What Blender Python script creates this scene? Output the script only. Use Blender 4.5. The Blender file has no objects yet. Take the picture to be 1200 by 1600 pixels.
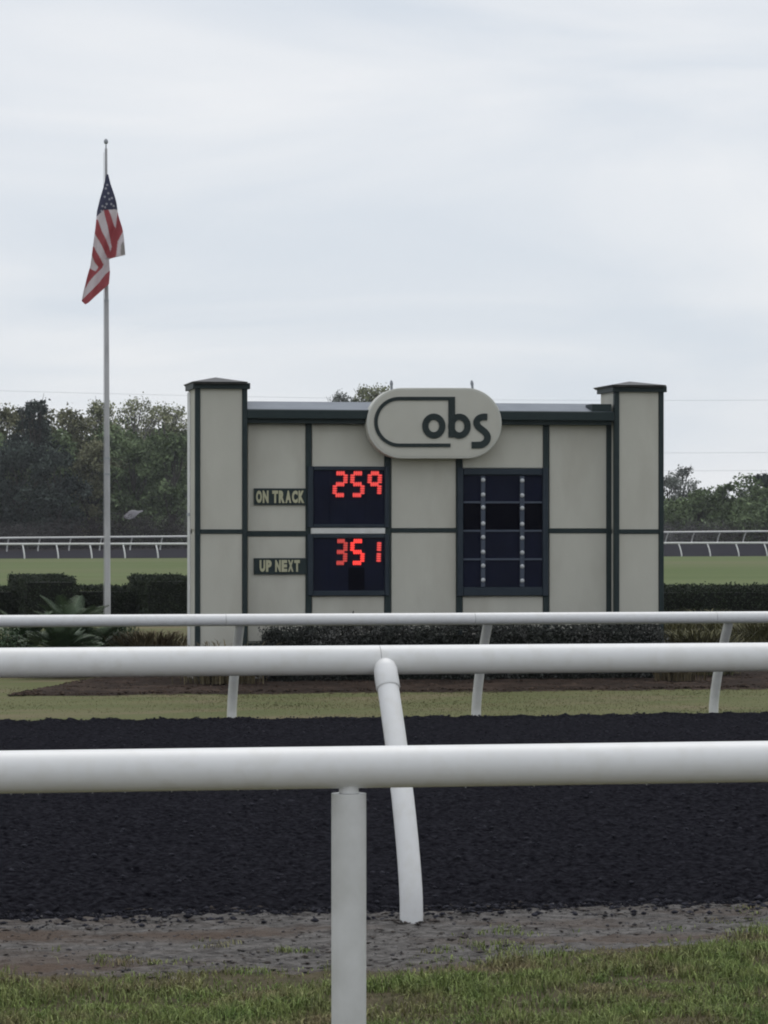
import bpy, math, random
import numpy as np
from mathutils import Vector, Matrix

sc = bpy.context.scene
col = sc.collection
R = math.radians
random.seed(4)
rng = np.random.default_rng(7)

# ------------------------------------------------------------------ camera
# world frame: X runs along the rails, Y goes across the track, camera stands at the origin
A = R(10.5); CA, SA = math.cos(A), math.sin(A)
F = 4900.0; HZ = 829.0; EYE = 1.73
cd = bpy.data.cameras.new('camera'); cam = bpy.data.objects.new('camera', cd); col.objects.link(cam)
cam.location = (0, 0, EYE); cam.rotation_euler = (R(90), 0, -A)
cd.sensor_width = 36; cd.lens = F / 1600 * 36; cd.shift_y = (HZ - 800) / 1600
cd.clip_start = 0.1; cd.clip_end = 9000
sc.camera = cam

# ------------------------------------------------------------------ light
SUN_EL, SUN_AZ = R(66), R(200)
w = bpy.data.worlds.new('World'); sc.world = w; w.use_nodes = True
nt = w.node_tree; nt.nodes.clear(); N = nt.nodes.new; L = nt.links.new
wo = N('ShaderNodeOutputWorld'); bg = N('ShaderNodeBackground'); bg.inputs[1].default_value = 0.1
sky = N('ShaderNodeTexSky'); sky.sky_type = 'NISHITA'; sky.sun_disc = False
sky.sun_elevation = SUN_EL; sky.sun_rotation = SUN_AZ
tc = N('ShaderNodeTexCoord'); mp = N('ShaderNodeMapping'); mp.inputs['Scale'].default_value = (1.6, 1.6, 7.0)
mp.inputs['Rotation'].default_value = (0.0, 0.10, 0.0)
n1 = N('ShaderNodeTexNoise'); n1.inputs['Scale'].default_value = 3.4; n1.inputs['Detail'].default_value = 6; n1.inputs['Roughness'].default_value = .5
n1.inputs['Distortion'].default_value = .6
cr = N('ShaderNodeValToRGB')
cr.color_ramp.elements[0].position = .34; cr.color_ramp.elements[0].color = (.675, .725, .79, 1)
cr.color_ramp.elements[1].position = .66; cr.color_ramp.elements[1].color = (.83, .845, .87, 1)
vm = N('ShaderNodeVectorMath'); vm.operation = 'SCALE'; vm.inputs['Scale'].default_value = 9.9
mx = N('ShaderNodeMix'); mx.data_type = 'RGBA'; mx.inputs[0].default_value = .93
L(tc.outputs['Generated'], mp.inputs[0]); L(mp.outputs[0], n1.inputs['Vector']); L(n1.outputs[0], cr.inputs[0])
L(cr.outputs[0], vm.inputs[0]); L(sky.outputs[0], mx.inputs[6]); L(vm.outputs[0], mx.inputs[7])
L(mx.outputs[2], bg.inputs[0]); L(bg.outputs[0], wo.inputs[0])
sd = bpy.data.lights.new('sun', 'SUN'); sd.energy = 1.0; sd.angle = R(40); sd.color = (1, .96, .9)
so = bpy.data.objects.new('sun', sd); col.objects.link(so)
so.rotation_euler = (R(90) - SUN_EL, 0, R(180) - SUN_AZ + R(180)) 
vs = sc.view_settings; vs.view_transform = 'Standard'; vs.look = 'None'; vs.gamma = 1; vs.use_curve_mapping = False; vs.exposure = 0.10
sc.cycles.filter_width = 2.0

# ------------------------------------------------------------------ helpers
def cw(px, py, D):                      # a photo pixel at a given distance -> world point
    xc = (px - 600) / F * D
    return Vector((xc * CA + D * SA, -xc * SA + D * CA, EYE - (py - HZ) / F * D))
def atY(px, py, Y):                     # a photo pixel on the upright plane Y = const
    xr = (px - 600) / F
    return cw(px, py, Y / (CA - xr * SA))
def zat(py, Y, px=660): return atY(px, py, Y).z
def tag(o, label=None, cat=None, group=None, kind=None):
    if label: o['label'] = label
    if cat: o['category'] = cat
    if group: o['group'] = group
    if kind: o['kind'] = kind
    return o
def empty(name, loc, label, cat, group=None, kind=None):
    o = bpy.data.objects.new(name, None); col.objects.link(o); o.location = loc; o.empty_display_size = .2
    return tag(o, label, cat, group, kind)
def root_loc(p):
    v = Vector((0, 0, 0))
    return p.location.copy() if p.type == 'EMPTY' else v      # meshes already carry world coordinates
def link(name, me, m, parent=None, smooth=False):      # mesh data in world coordinates
    o = bpy.data.objects.new(name, me); col.objects.link(o)
    if m is not None:
        me.materials.append(m)
    if smooth: me.polygons.foreach_set('use_smooth', [True] * len(me.polygons))
    if parent is not None:
        o.parent = parent; o.matrix_parent_inverse = Matrix.Translation(-root_loc(parent))
    return o
def npmesh(name, V, faces, n=4):
    me = bpy.data.meshes.new(name)
    V = np.asarray(V, dtype=np.float32); faces = np.asarray(faces, dtype=np.int32).reshape(-1, n)
    me.vertices.add(len(V)); me.vertices.foreach_set('co', V.ravel())
    me.loops.add(faces.size); me.loops.foreach_set('vertex_index', faces.ravel())
    me.polygons.add(len(faces)); me.polygons.foreach_set('loop_start', np.arange(0, faces.size, n, dtype=np.int32))
    me.update(calc_edges=True); me.validate()
    return me
class MB:
    def __init__(s): s.v = []; s.f = []
    def add(s, v, f):
        b = len(s.v); s.v += [tuple(p) for p in v]; s.f += [tuple(i + b for i in q) for q in f]; return s
    def box(s, x0, x1, y0, y1, z0, z1, b=0):
        if b <= 0:
            v = [(x, y, z) for z in (z0, z1) for y in (y0, y1) for x in (x0, x1)]
            return s.add(v, [(0, 2, 3, 1), (4, 5, 7, 6), (0, 1, 5, 4), (2, 6, 7, 3), (0, 4, 6, 2), (1, 3, 7, 5)])
        # chamfer on the front (camera-facing) edges
        v = [(x0, y1, z0), (x1, y1, z0), (x1, y1, z1), (x0, y1, z1),
             (x0, y0 + b, z0), (x1, y0 + b, z0), (x1, y0 + b, z1), (x0, y0 + b, z1),
             (x0 + b, y0, z0 + b), (x1 - b, y0, z0 + b), (x1 - b, y0, z1 - b), (x0 + b, y0, z1 - b)]
        f = [(3, 2, 1, 0), (8, 9, 10, 11)]
        for i in range(4):
            j = (i + 1) % 4
            f += [(i, j, 4 + j, 4 + i), (4 + i, 4 + j, 8 + j, 8 + i)]
        return s.add(v, f)
    def tube(s, pts, rad, n=16, caps=True, rz=None):
        pts = [Vector(p) for p in pts]; k = len(pts)
        if not hasattr(rad, '__len__'): rad = [rad] * k
        rings = []; up = Vector((.13, .21, .97)).normalized()
        t0 = (pts[1] - pts[0]).normalized()
        if abs(t0.dot(up)) > .9: up = Vector((.97, .1, .13)).normalized()
        for i in range(k):
            t = (pts[min(i + 1, k - 1)] - pts[max(i - 1, 0)]).normalized()
            a = (up - t * up.dot(t)).normalized(); b = t.cross(a)
            rings.append([pts[i] + (a * math.cos(2 * math.pi * j / n) + b * math.sin(2 * math.pi * j / n)) * rad[i] for j in range(n)])
            up = a
        f = []
        for i in range(k - 1):
            for j in range(n):
                q = (j + 1) % n; f.append((i * n + j, i * n + q, (i + 1) * n + q, (i + 1) * n + j))
        if caps:
            f.append(tuple(range(n))[::-1]); f.append(tuple((k - 1) * n + j for j in range(n)))
        return s.add([p for r in rings for p in r], f)
    def build(s, name, m, parent=None, smooth=False):
        me = bpy.data.meshes.new(name); me.from_pydata(s.v, [], s.f); me.update()
        o = link(name, me, m, parent, smooth)
        if smooth:
            try: me.set_sharp_from_angle(angle=R(40))
            except Exception: pass
        return o
def _h(ix, iy, seed):
    h = (ix * 374761393 + iy * 668265263 + seed * 974711) & 0x7fffffff
    h = ((h ^ (h >> 13)) * 1274126177) & 0x7fffffff
    return ((h ^ (h >> 16)) & 0xffff) / 65535.0
def vnoise(x, y, seed=0):
    x = np.asarray(x, float); y = np.asarray(y, float)
    ix = np.floor(x).astype(np.int64); iy = np.floor(y).astype(np.int64)
    fx = x - ix; fy = y - iy; fx = fx * fx * (3 - 2 * fx); fy = fy * fy * (3 - 2 * fy)
    a = _h(ix, iy, seed); b = _h(ix + 1, iy, seed); c = _h(ix, iy + 1, seed); d = _h(ix + 1, iy + 1, seed)
    return (a * (1 - fx) + b * fx) * (1 - fy) + (c * (1 - fx) + d * fx) * fy
def fbm(x, y, seed=0, o=4):
    s = 0; a = .5; t = 0
    for i in range(o):
        s = s + a * vnoise(x * 2 ** i + i * 17.3, y * 2 ** i + i * 9.1, seed + i); t += a; a *= .5
    return s / t

# ------------------------------------------------------------------ materials
def mat(name, c1, c2=None, scale=4, rough=.7, bump=0, bscale=None, sxyz=(1, 1, 1), detail=5, island=0, lo=.35, hi=.65,
        spec=.3, c3=None, scale3=1, coord='Object', tl=0, bdist=.02):
    m = bpy.data.materials.new(name); m.use_nodes = True; t = m.node_tree; n = t.nodes.new; l = t.links.new
    p = t.nodes['Principled BSDF']; p.inputs['Roughness'].default_value = rough; p.inputs['Specular IOR Level'].default_value = spec
    tcn = n('ShaderNodeTexCoord'); mpn = n('ShaderNodeMapping'); mpn.inputs['Scale'].default_value = sxyz
    l(tcn.outputs[coord], mpn.inputs[0])
    out = None
    if c2 is None: c2 = tuple(x * .85 for x in c1)
    nz = n('ShaderNodeTexNoise'); nz.inputs['Scale'].default_value = scale; nz.inputs['Detail'].default_value = detail; nz.inputs['Roughness'].default_value = .6
    l(mpn.outputs[0], nz.inputs['Vector'])
    r = n('ShaderNodeValToRGB'); r.color_ramp.elements[0].position = lo; r.color_ramp.elements[1].position = hi
    r.color_ramp.elements[0].color = (*c1, 1); r.color_ramp.elements[1].color = (*c2, 1)
    l(nz.outputs[0], r.inputs[0]); out = r.outputs[0]
    if c3 is not None:
        nz3 = n('ShaderNodeTexNoise'); nz3.inputs['Scale'].default_value = scale3; nz3.inputs['Detail'].default_value = 4
        l(mpn.outputs[0], nz3.inputs['Vector'])
        r3 = n('ShaderNodeValToRGB'); r3.color_ramp.elements[0].position = .48; r3.color_ramp.elements[1].position = .66
        r3.color_ramp.elements[0].color = (0, 0, 0, 1); r3.color_ramp.elements[1].color = (1, 1, 1, 1)
        l(nz3.outputs[0], r3.inputs[0])
        mm = n('ShaderNodeMix'); mm.data_type = 'RGBA'; l(r3.outputs[0], mm.inputs[0]); l(out, mm.inputs[6]); mm.inputs[7].default_value = (*c3, 1)
        out = mm.outputs[2]
    if island > 0:
        g = n('ShaderNodeNewGeometry'); mr = n('ShaderNodeMapRange')
        mr.inputs['To Min'].default_value = 1 - island; mr.inputs['To Max'].default_value = 1 + island
        l(g.outputs['Random Per Island'], mr.inputs[0])
        vs_ = n('ShaderNodeVectorMath'); vs_.operation = 'SCALE'; l(out, vs_.inputs[0]); l(mr.outputs[0], vs_.inputs['Scale']); out = vs_.outputs[0]
    l(out, p.inputs['Base Color'])
    if bump > 0:
        nb = n('ShaderNodeTexNoise'); nb.inputs['Scale'].default_value = bscale or scale * 4; nb.inputs['Detail'].default_value = 6
        l(mpn.outputs[0], nb.inputs['Vector'])
        b = n('ShaderNodeBump'); b.inputs['Strength'].default_value = bump; b.inputs['Distance'].default_value = bdist
        l(nb.outputs[0], b.inputs['Height']); l(b.outputs[0], p.inputs['Normal'])
    return m
def emis(name, c, s, base=(.02, .01, .01)):
    m = bpy.data.materials.new(name); m.use_nodes = True; p = m.node_tree.nodes['Principled BSDF']
    p.inputs['Base Color'].default_value = (*base, 1); p.inputs['Emission Color'].default_value = (*c, 1); p.inputs['Emission Strength'].default_value = s
    return m
M = {}
M['pvc'] = mat('white_vinyl', (.81, .81, .81), (.76, .76, .755), scale=3, rough=.38, spec=.4, lo=.3, hi=.8, c3=(.755, .75, .735), scale3=16)
M['pvc_dirty'] = mat('weathered_white_vinyl', (.70, .70, .69), (.60, .60, .58), scale=6, rough=.45, spec=.4)
M['beige'] = mat('beige_render', (.57, .56, .495), (.525, .515, .455), scale=1.2, rough=.9, bump=.5, bscale=70, detail=8, spec=.15, bdist=.006, sxyz=(1.6, 1.6, .7), c3=(.49, .475, .415), scale3=1.1)
M['green'] = mat('dark_green_trim_paint', (.019, .033, .034), (.014, .026, .028), scale=5, rough=.55)
M['navy'] = mat('slate_frame_paint', (.022, .034, .048), (.016, .027, .040), scale=5, rough=.5)
M['screen'] = mat('dark_display_panel', (.0065, .009, .026), (.005, .007, .019), scale=3, rough=.6, spec=.12)
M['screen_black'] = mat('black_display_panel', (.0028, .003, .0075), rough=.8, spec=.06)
M['alu'] = mat('grey_metal', (.36, .38, .41), (.30, .32, .35), scale=5, rough=.45)
M['roofmetal'] = mat('pale_metal_roof', (.19, .215, .25), (.155, .175, .21), scale=3, rough=.6, sxyz=(1, 1, 1))
M['sign'] = mat('sign_face_paint', (.555, .545, .485), (.525, .515, .455), scale=2, rough=.75)
M['rim'] = mat('sign_rim_paint', (.60, .60, .55), (.54, .54, .49), scale=2, rough=.7)
M['cream'] = mat('cream_lettering', (.50, .49, .33), (.44, .43, .30), scale=6, rough=.8)
M['bulb'] = mat('pale_bulb', (.58, .60, .62), rough=.4)
M['strip'] = mat('slate_channel', (.07, .085, .12), (.055, .07, .10), scale=6, rough=.5)
M['concrete'] = mat('pale_concrete', (.45, .43, .36), (.33, .31, .26), scale=12, rough=.9, bump=.3)
M['pole'] = mat('flagpole_metal', (.50, .50, .52), (.38, .38, .40), scale=4, rough=.5, sxyz=(1, 1, .3))
M['track'] = mat('black_track_surface', (.004, .004, .0058), (.030, .030, .037), scale=34, rough=.95, bump=.8, bscale=80, sxyz=(.75, 1, 1), detail=9, spec=.0, bdist=.03, lo=.34, hi=.68)
M['clod'] = mat('track_clod', (.024, .024, .031), (.040, .040, .050), scale=20, rough=.95, spec=.1, island=.4)
M['verge'] = mat('muddy_gravel', (.070, .065, .063), (.20, .19, .182), scale=26, rough=.95, bump=1, bscale=90, detail=10, sxyz=(.4, 1, 1), lo=.36, hi=.66, spec=.05, c3=(.115, .088, .072), scale3=1.6)
M['pebble'] = mat('grey_pebble', (.07, .065, .07), (.125, .12, .12), scale=20, rough=.9, island=.6, spec=.15)
M['bit'] = mat('dark_mulch_bit', (.035, .028, .026), (.12, .105, .095), scale=30, rough=.95, island=.6, spec=.1)
M['soil'] = mat('grassy_soil', (.062, .055, .032), (.105, .088, .056), scale=12, rough=1, bump=.8, spec=.1)
M['blade'] = mat('grass_blade', (.12, .175, .050), (.235, .27, .095), scale=5, rough=.7, island=.6, c3=(.22, .18, .10), scale3=2.6, spec=.2)
M['lawn'] = mat('olive_lawn', (.098, .114, .048), (.134, .136, .066), scale=.55, rough=1, bump=.5, bscale=30, sxyz=(.5, 1, 1), detail=8, spec=.1, c3=(.158, .138, .082), scale3=.9)
M['lawnblade'] = mat('lawn_blade', (.115, .120, .054), (.150, .140, .074), scale=.8, rough=.9, island=.12, c3=(.21, .185, .10), scale3=1.2, spec=.1)
M['field'] = mat('infield_turf', (.098, .130, .050), (.130, .156, .070), scale=.09, rough=1, bump=.25, bscale=4, sxyz=(.35, 1, 1), detail=9, spec=.08, c3=(.138, .145, .074), scale3=.028)
M['ground'] = mat('rough_ground', (.05, .055, .03), (.08, .07, .045), scale=.2, rough=1)
M['fartrack'] = mat('far_track_surface', (.011, .010, .016), (.017, .0155, .022), scale=1.5, rough=1, spec=.08, sxyz=(.2, 1, 1))
M['mulch'] = mat('red_brown_mulch', (.022, .016, .013), (.042, .030, .024), scale=9, rough=1, bump=1, bscale=40, detail=8, spec=.08, c3=(.065, .046, .036), scale3=1.4)
M['chip'] = mat('mulch_chip', (.034, .024, .019), (.075, .054, .042), scale=9, rough=1, island=.6, spec=.08)
M['hedge'] = mat('hedge_leaf', (.018, .025, .016), (.030, .040, .022), scale=2.5, rough=.75, island=.45, spec=.2)
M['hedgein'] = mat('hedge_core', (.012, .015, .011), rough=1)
M['boardleaf'] = mat('shrub_leaf', (.030, .034, .030), (.050, .054, .046), scale=1.6, rough=.75, island=.6, spec=.2, c3=(.085, .085, .08), scale3=2.4)
M['twig'] = mat('brown_twig', (.07, .055, .04), (.10, .08, .06), scale=8, rough=.9)
M['cycad'] = mat('cycad_leaf', (.035, .065, .028), (.070, .105, .055), scale=2, rough=.5, island=.3, spec=.35)
M['tuft'] = mat('olive_grass_tuft', (.085, .085, .042), (.13, .12, .065), scale=4, rough=.9, island=.45)
M['tuftbrown'] = mat('brown_grass_tuft', (.10, .078, .045), (.14, .12, .07), scale=4, rough=.9, island=.45)
M['bark'] = mat('tree_bark', (.045, .040, .035), (.075, .068, .06), scale=2, rough=1)
M['palebark'] = mat('pale_tree_bark', (.13, .125, .12), (.17, .16, .15), scale=2, rough=1)
def leafmat(name, a, b): return mat(name, tuple(x * .70 for x in a), tuple(x * 1.3 for x in b), scale=.55, rough=.8, island=.4, spec=.15, lo=.38, hi=.62)
M['leaf_olive'] = leafmat('olive_tree_leaf', (.17, .185, .10), (.25, .26, .15))
M['leaf_mid'] = leafmat('mid_green_tree_leaf', (.085, .12, .055), (.13, .17, .085))
M['leaf_dark'] = leafmat('dark_tree_leaf', (.034, .046, .042), (.055, .070, .058))
M['leaf_brown'] = leafmat('brownish_tree_leaf', (.13, .135, .072), (.18, .18, .105))
M['leaf_grey'] = leafmat('grey_green_tree_leaf', (.15, .165, .15), (.21, .225, .20))
M['brush'] = mat('dry_brush', (.030, .025, .026), (.062, .055, .054), scale=.12, rough=1, island=.4, spec=.05, c3=(.17, .17, .17), scale3=.045)
M['scrub'] = mat('dark_scrubby_ground', (.018, .015, .017), (.03, .026, .028), scale=.3, rough=1, spec=.05)
M['wire'] = mat('overhead_wire', (.55, .57, .60), rough=.8)
M['tarp'] = mat('pale_tarpaulin', (.17, .165, .18), (.13, .125, .135), scale=1, rough=.8)
M['wood'] = mat('weathered_wood', (.14, .12, .10), (.2, .17, .14), scale=3, rough=.9)

# ------------------------------------------------------------------ ground
def grid(name, xs, ys, hf, m, **kw):
    X, Y = np.meshgrid(xs, ys); Z = hf(X, Y)
    V = np.stack([X, Y, Z], -1).reshape(-1, 3); nx = len(xs); ny = len(ys)
    i = (np.arange(ny - 1)[:, None] * nx + np.arange(nx - 1)[None, :]).ravel()
    f = np.stack([i, i + 1, i + nx + 1, i + nx], -1)
    o = link(name, npmesh(name, V, f), m, None, True); tag(o, kind='structure', **kw); return o
def spread(lo, a, b, hi, n, k=14):
    return np.concatenate([np.linspace(lo, a, k)[:-1], np.linspace(a, b, n), np.linspace(b, hi, k)[1:]])
LOW = -.41
grid('ground', np.array([-4000, -400, 0, 400, 4000.]), np.array([-600, 0, 11.5, 12.5, 300, 1000, 6000.]), lambda X, Y: np.where(Y < 12, -.13, -.75) + 0 * X, M['ground'])
# nearside grass bank with an uneven edge
def edgeY(X):                                            # where the grass gives way to the gravel
    d = np.where(X < 2.3, .22 * np.minimum(2.3 - X, 2.5), .3 * np.clip(X - 2.3, 0, 1.9) ** 2)
    return 12.22 + d + .55 * (fbm(X * 1.3, X * 0 + 3, 5) - .5) + .45 * (fbm(X * 5, X * 0 + 8, 6) - .5)
grid('grass_bank', spread(-60, -6, 10, 60, 260), np.concatenate([np.linspace(-30, 9, 30), np.linspace(9.05, 13.9, 110)]),
     lambda X, Y: .03 * fbm(X * 2, Y * 2, 1) + .015 * fbm(X * 12, Y * 12, 2) - .03 + np.where(Y > edgeY(X), -.09, 0.0), M['soil'])
def verge_h(X, Y):
    h = -.012 + .025 * (fbm(X * 1.6, Y * 5, 11) - .5) + .034 * (fbm(X * 16, Y * 34, 12, 3) - .5) - np.where(Y < edgeY(X) - .12, .08, 0)
    return h + np.where(Y > 14.1, -.06, 0) - np.clip((11.6 - Y) * .2, 0, .08)
grid('gravel_verge', spread(-60, -4, 8, 60, 520), np.linspace(11.2, 14.5, 200), verge_h, M['verge'])
def track_h(X, Y):
    t = np.clip((Y - 14.25) / (34.5 - 14.25), 0, 1)
    h = t * (LOW + .035) + .012
    e = np.clip((Y - 14.12 - .22 * fbm(X * 1.7, Y * 0, 3)) / .22, 0, 1)      # ragged near edge
    h = h + (e - 1) * .09
    h -= .035 * np.exp(-((Y - 14.75) / .22) ** 2)
    h += .014 * (fbm(X * .9, Y * 5.5, 21) - .5) * 2 + .030 * (fbm(X * 11, Y * 17, 22, 3) - .5) * 2 + .012 * (fbm(X * .35, Y * .8, 25) - .5)
    h += .045 * np.clip(fbm(X * 9, Y * 9, 23) - .60, 0, 1)
    far = np.clip((Y - 34.1) / .4, 0, 1)
    h += far * .05 * (fbm(X * 6, Y * 0 + 2, 24) - .15) - np.clip((Y - 34.45) / .12, 0, 1) * .16
    return h
ty = [14.0]
while ty[-1] < 33.6: ty.append(ty[-1] + .022 + (ty[-1] - 14) * .0032)
ty = np.concatenate([ty, np.arange(ty[-1] + .05, 34.75, .04)])
track = grid('race_track', spread(-150, -8, 13, 150, 560, 30), ty, track_h, M['track'])
grid('infield_lawn', spread(-220, -12, 22, 220, 120), np.linspace(34.3, 74, 140), lambda X, Y: LOW + .03 * (fbm(X * .5, Y * .5, 31) - .5) - np.where(Y < 34.6, .03, 0), M['lawn'])
# far side lines (the far straight is angled away to the right)
def camxy(xc, D): return np.array([xc * CA + D * SA, -xc * SA + D * CA])
I0, I1 = camxy(-22.9, 247.5), camxy(28.4, 267.5)
O0, O1 = camxy(-24.8, 267.0), camxy(30.9, 291.0)
def far_pt(s, t):        # s along (0..1 inside the picture), t 0 inner rail .. 1 outer rail
    p = (I0 + (I1 - I0) * s) * (1 - t) + (O0 + (O1 - O0) * s) * t
    zo = .03 + .46 * min(max(s, -.3), 1.3)
    return Vector((p[0], p[1], -.46 * (1 - t) + zo * t))
mb = MB(); ss = np.linspace(-2.2, 3.2, 55); tt = [0, .25, .5, .75, 1]
V = [far_pt(s, t) for t in tt for s in ss]; n_ = len(ss)
mb.add(V, [(j * n_ + i, j * n_ + i + 1, (j + 1) * n_ + i + 1, (j + 1) * n_ + i) for j in range(4) for i in range(n_ - 1)])
tag(mb.build('far_track', M['fartrack'], None, True), kind='structure')
mb = MB(); V = []
for s in ss:
    a = Vector(far_pt(s, 0)); V += [Vector((a.x * .3 + 0, 73.9, LOW - .004)) if False else Vector((a.x * .9 - 8, 73.9, LOW - .004)), a + Vector((0, .05, -.004))]
mb.add(V, [(2 * i, 2 * i + 2, 2 * i + 3, 2 * i + 1) for i in range(n_ - 1)])
tag(mb.build('infield_turf', M['field']), kind='structure')
mb = MB(); V = []
for s in ss:
    a = far_pt(s, .995); b = far_pt(s, 1.0); d = Vector((O1[0] - O0[0], O1[1] - O0[1], 0)).normalized(); q = Vector((-d.y, d.x, 0))
    V += [a + Vector((0, 0, -.02)), b + q * 1500]
mb.add(V, [(2 * i, 2 * i + 2, 2 * i + 3, 2 * i + 1) for i in range(n_ - 1)])
tag(mb.build('rough_verge', M['scrub']), kind='structure')

# mulch bed round the scoreboard
YP = 44.24                                              # front plane of the pillars
def bed_edge(X):
    u = (X - 8.3) / 6.6
    return 3.55 * np.sqrt(np.clip(1 - u ** 2, 0, 1)) ** .7 + .25 * (fbm(X * 1.3, X * 0, 41) - .5)
xs = np.linspace(2.5, 16.5, 170); vv = np.linspace(0, 1, 40)
def bed_f(X): return 40.5 + .22 * (fbm(X * 1.3, X * 0, 41) - .5) + np.clip(X - 14.5, 0, 9) * 1.5
def bed_b(X): return np.maximum(bed_f(X) + .02, np.minimum(40.6 + np.clip(X - 2.6, 0, 9) * 3.2, 46.6))
XX, VV = np.meshgrid(xs, vv); YY = bed_f(XX) * (1 - VV) + bed_b(XX) * VV
ZZ = LOW - .035 + .065 * np.clip(np.minimum(VV, 1 - VV) * 9, 0, 1) ** .6 * np.clip((bed_b(XX) - bed_f(XX)) / 1.5, 0, 1) + .05 * (fbm(XX * 6, YY * 6, 42) - .5)
i = (np.arange(39)[:, None] * 170 + np.arange(169)[None, :]).ravel()
tag(link('mulch_bed', npmesh('mulch_bed', np.stack([XX, YY, ZZ], -1).reshape(-1, 3), np.stack([i, i + 1, i + 171, i + 170], -1)), M['mulch'], None, True), kind='structure')

# ------------------------------------------------------------------ loose stuff on the ground
ICO_V = np.array([(0, 0, 1), (.9, 0, .3), (.25, .85, .3), (-.75, .5, .3), (-.7, -.55, .3), (.3, -.85, .3), (0, 0, -.7)])
ICO_F = np.array([(0, 1, 2), (0, 2, 3), (0, 3, 4), (0, 4, 5), (0, 5, 1), (6, 2, 1), (6, 3, 2), (6, 4, 3), (6, 5, 4), (6, 1, 5)])
def lumps(name, P, S, m, label, cat, squash=(1, 1, .7), parent=None):
    n = len(P); a = rng.uniform(0, 6.28, n); c, s = np.cos(a), np.sin(a)
    j = 1 + rng.uniform(-.3, .3, (n, len(ICO_V), 3)); v = ICO_V[None] * j * np.array(squash)[None, None]
    x = v[..., 0] * c[:, None] - v[..., 1] * s[:, None]; y = v[..., 0] * s[:, None] + v[..., 1] * c[:, None]
    V = np.stack([x, y, v[..., 2]], -1) * S[:, None, None] + P[:, None, :]
    Fc = (ICO_F[None] + (np.arange(n) * len(ICO_V))[:, None, None]).reshape(-1, 3)
    o = link(name, npmesh(name, V.reshape(-1, 3), Fc, 3), m, parent, True)
    return tag(o, label, None if parent else cat, kind='stuff')
def blades(name, P, H, W, m, label, cat, lean=.5, parent=None):
    n = len(P); a = rng.uniform(0, 6.28, n); d = np.stack([np.cos(a), np.sin(a), 0 * a], -1)
    b = rng.uniform(0, 6.28, n); e = np.stack([np.cos(b), np.sin(b), 0 * b], -1) * (rng.uniform(.1, 1, n) * lean)[:, None]
    up = np.array([0, 0, 1.])
    h = H[:, None]; wv = d * W[:, None] * .5
    m1 = P + h * (.55 * up + .25 * e); t = P + h * (up * (1 - .45 * (e ** 2).sum(1))[:, None] + e)
    V = np.stack([P - wv, P + wv, m1 + wv * .8, m1 - wv * .8, t + wv * .12, t - wv * .12], 1).reshape(-1, 3)
    k = (np.arange(n) * 6)[:, None]
    Fc = np.concatenate([k + np.array([0, 1, 2, 3]), k + np.array([3, 2, 4, 5])], 1).reshape(-1, 4)
    o = link(name, npmesh(name, V, Fc), m, parent); return tag(o, label, None if parent else cat, kind='stuff')

n = 330000
gx = rng.uniform(-4.5, 8, n); gy = 10.2 + 3.9 * rng.uniform(0, 1, n) ** .9
den = fbm(gx * 3, gy * 3, 51); dist = edgeY(gx) + .12 - gy
keep = (dist > 0) & (rng.uniform(0, 1, n) < np.clip(dist * 2.2, .06, 1) * np.clip((den - .33) * 5, .15, 1))
stray = (dist <= 0) & (dist > -.7) & (fbm(gx * 4, gy * 5, 53) > .60) & (rng.uniform(0, 1, n) < .3)
keep |= stray; gx, gy, den = gx[keep], gy[keep], den[keep]
gz = np.where(edgeY(gx) > gy, .03 * fbm(gx * 2, gy * 2, 1) - .025, -.01)
H = (.014 + .050 * den * rng.uniform(.3, 1.3, len(gx))) * np.clip(fbm(gx * 2.2, gy * 3, 54) * 2.6 - .35, .35, 1.5) * np.where(edgeY(gx) - gy < .02, .6, 1.15)
blades('grass', np.stack([gx, gy, gz], -1), H, rng.uniform(.003, .0065, len(gx)), M['blade'], 'rough green grass with brown patches along the nearside verge', 'grass', lean=1.25)
n = 70000
gx = rng.uniform(-5, 8, n); gy = rng.uniform(6.5, 10.25, n); den = fbm(gx * 3, gy * 3, 51)
blades('grass', np.stack([gx, gy, .03 * fbm(gx * 2, gy * 2, 1) - .025], -1), .02 + .05 * den * rng.uniform(.3, 1.3, n), rng.uniform(.004, .008, n), M['blade'], 'rough grass on the viewer side of the nearest railing', 'grass', lean=1.2)
n = 60000
gx = rng.uniform(-3, 15, n); gy = rng.uniform(34.5, 43, n)
blades('lawn_grass', np.stack([gx, gy, LOW - .01 + 0 * gx], -1), rng.uniform(.012, .028, n), rng.uniform(.006, .014, n), M['lawnblade'], 'short olive lawn between the black track and the mulch bed', 'grass', lean=.9)
n = 8000
gx = rng.uniform(-4, 8, n); gy = 12.1 + 2.15 * rng.uniform(0, 1, n)
P = np.stack([gx, gy, verge_h(gx, np.minimum(gy, 14.05)) + .0], -1)
lumps('pebbles', P, .003 + .011 * rng.uniform(0, 1, n) ** 5, M['pebble'], 'small grey pebbles strewn along the muddy edge of the track', 'pebbles')
n = 15000
gx = rng.uniform(-4, 8, n); gy = rng.uniform(12.0, 14.4, n); k = fbm(gx * .9, gy * 4, 61) > .44; gx, gy = gx[k], gy[k]
fx_ = cw(643, 1437, 13.94)
for k_ in (-1, 0, 1):
    a_ = rng.uniform(0, 6.28, 260); q_ = .045 + .09 * rng.uniform(0, 1, 260) ** 1.5; gx = np.concatenate([gx, fx_.x + k_ * 2.73 + np.cos(a_) * q_]); gy = np.concatenate([gy, fx_.y + np.sin(a_) * q_])
lumps('mulch_bits', np.stack([gx, gy, verge_h(gx, np.minimum(gy, 14.05)) + .004], -1), .0025 + .016 * rng.uniform(0, 1, len(gx)) ** 5, M['bit'], 'dark shreds and clods scattered on the gravel verge', 'debris', squash=(1.6, .5, .3))
n = 16000
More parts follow.
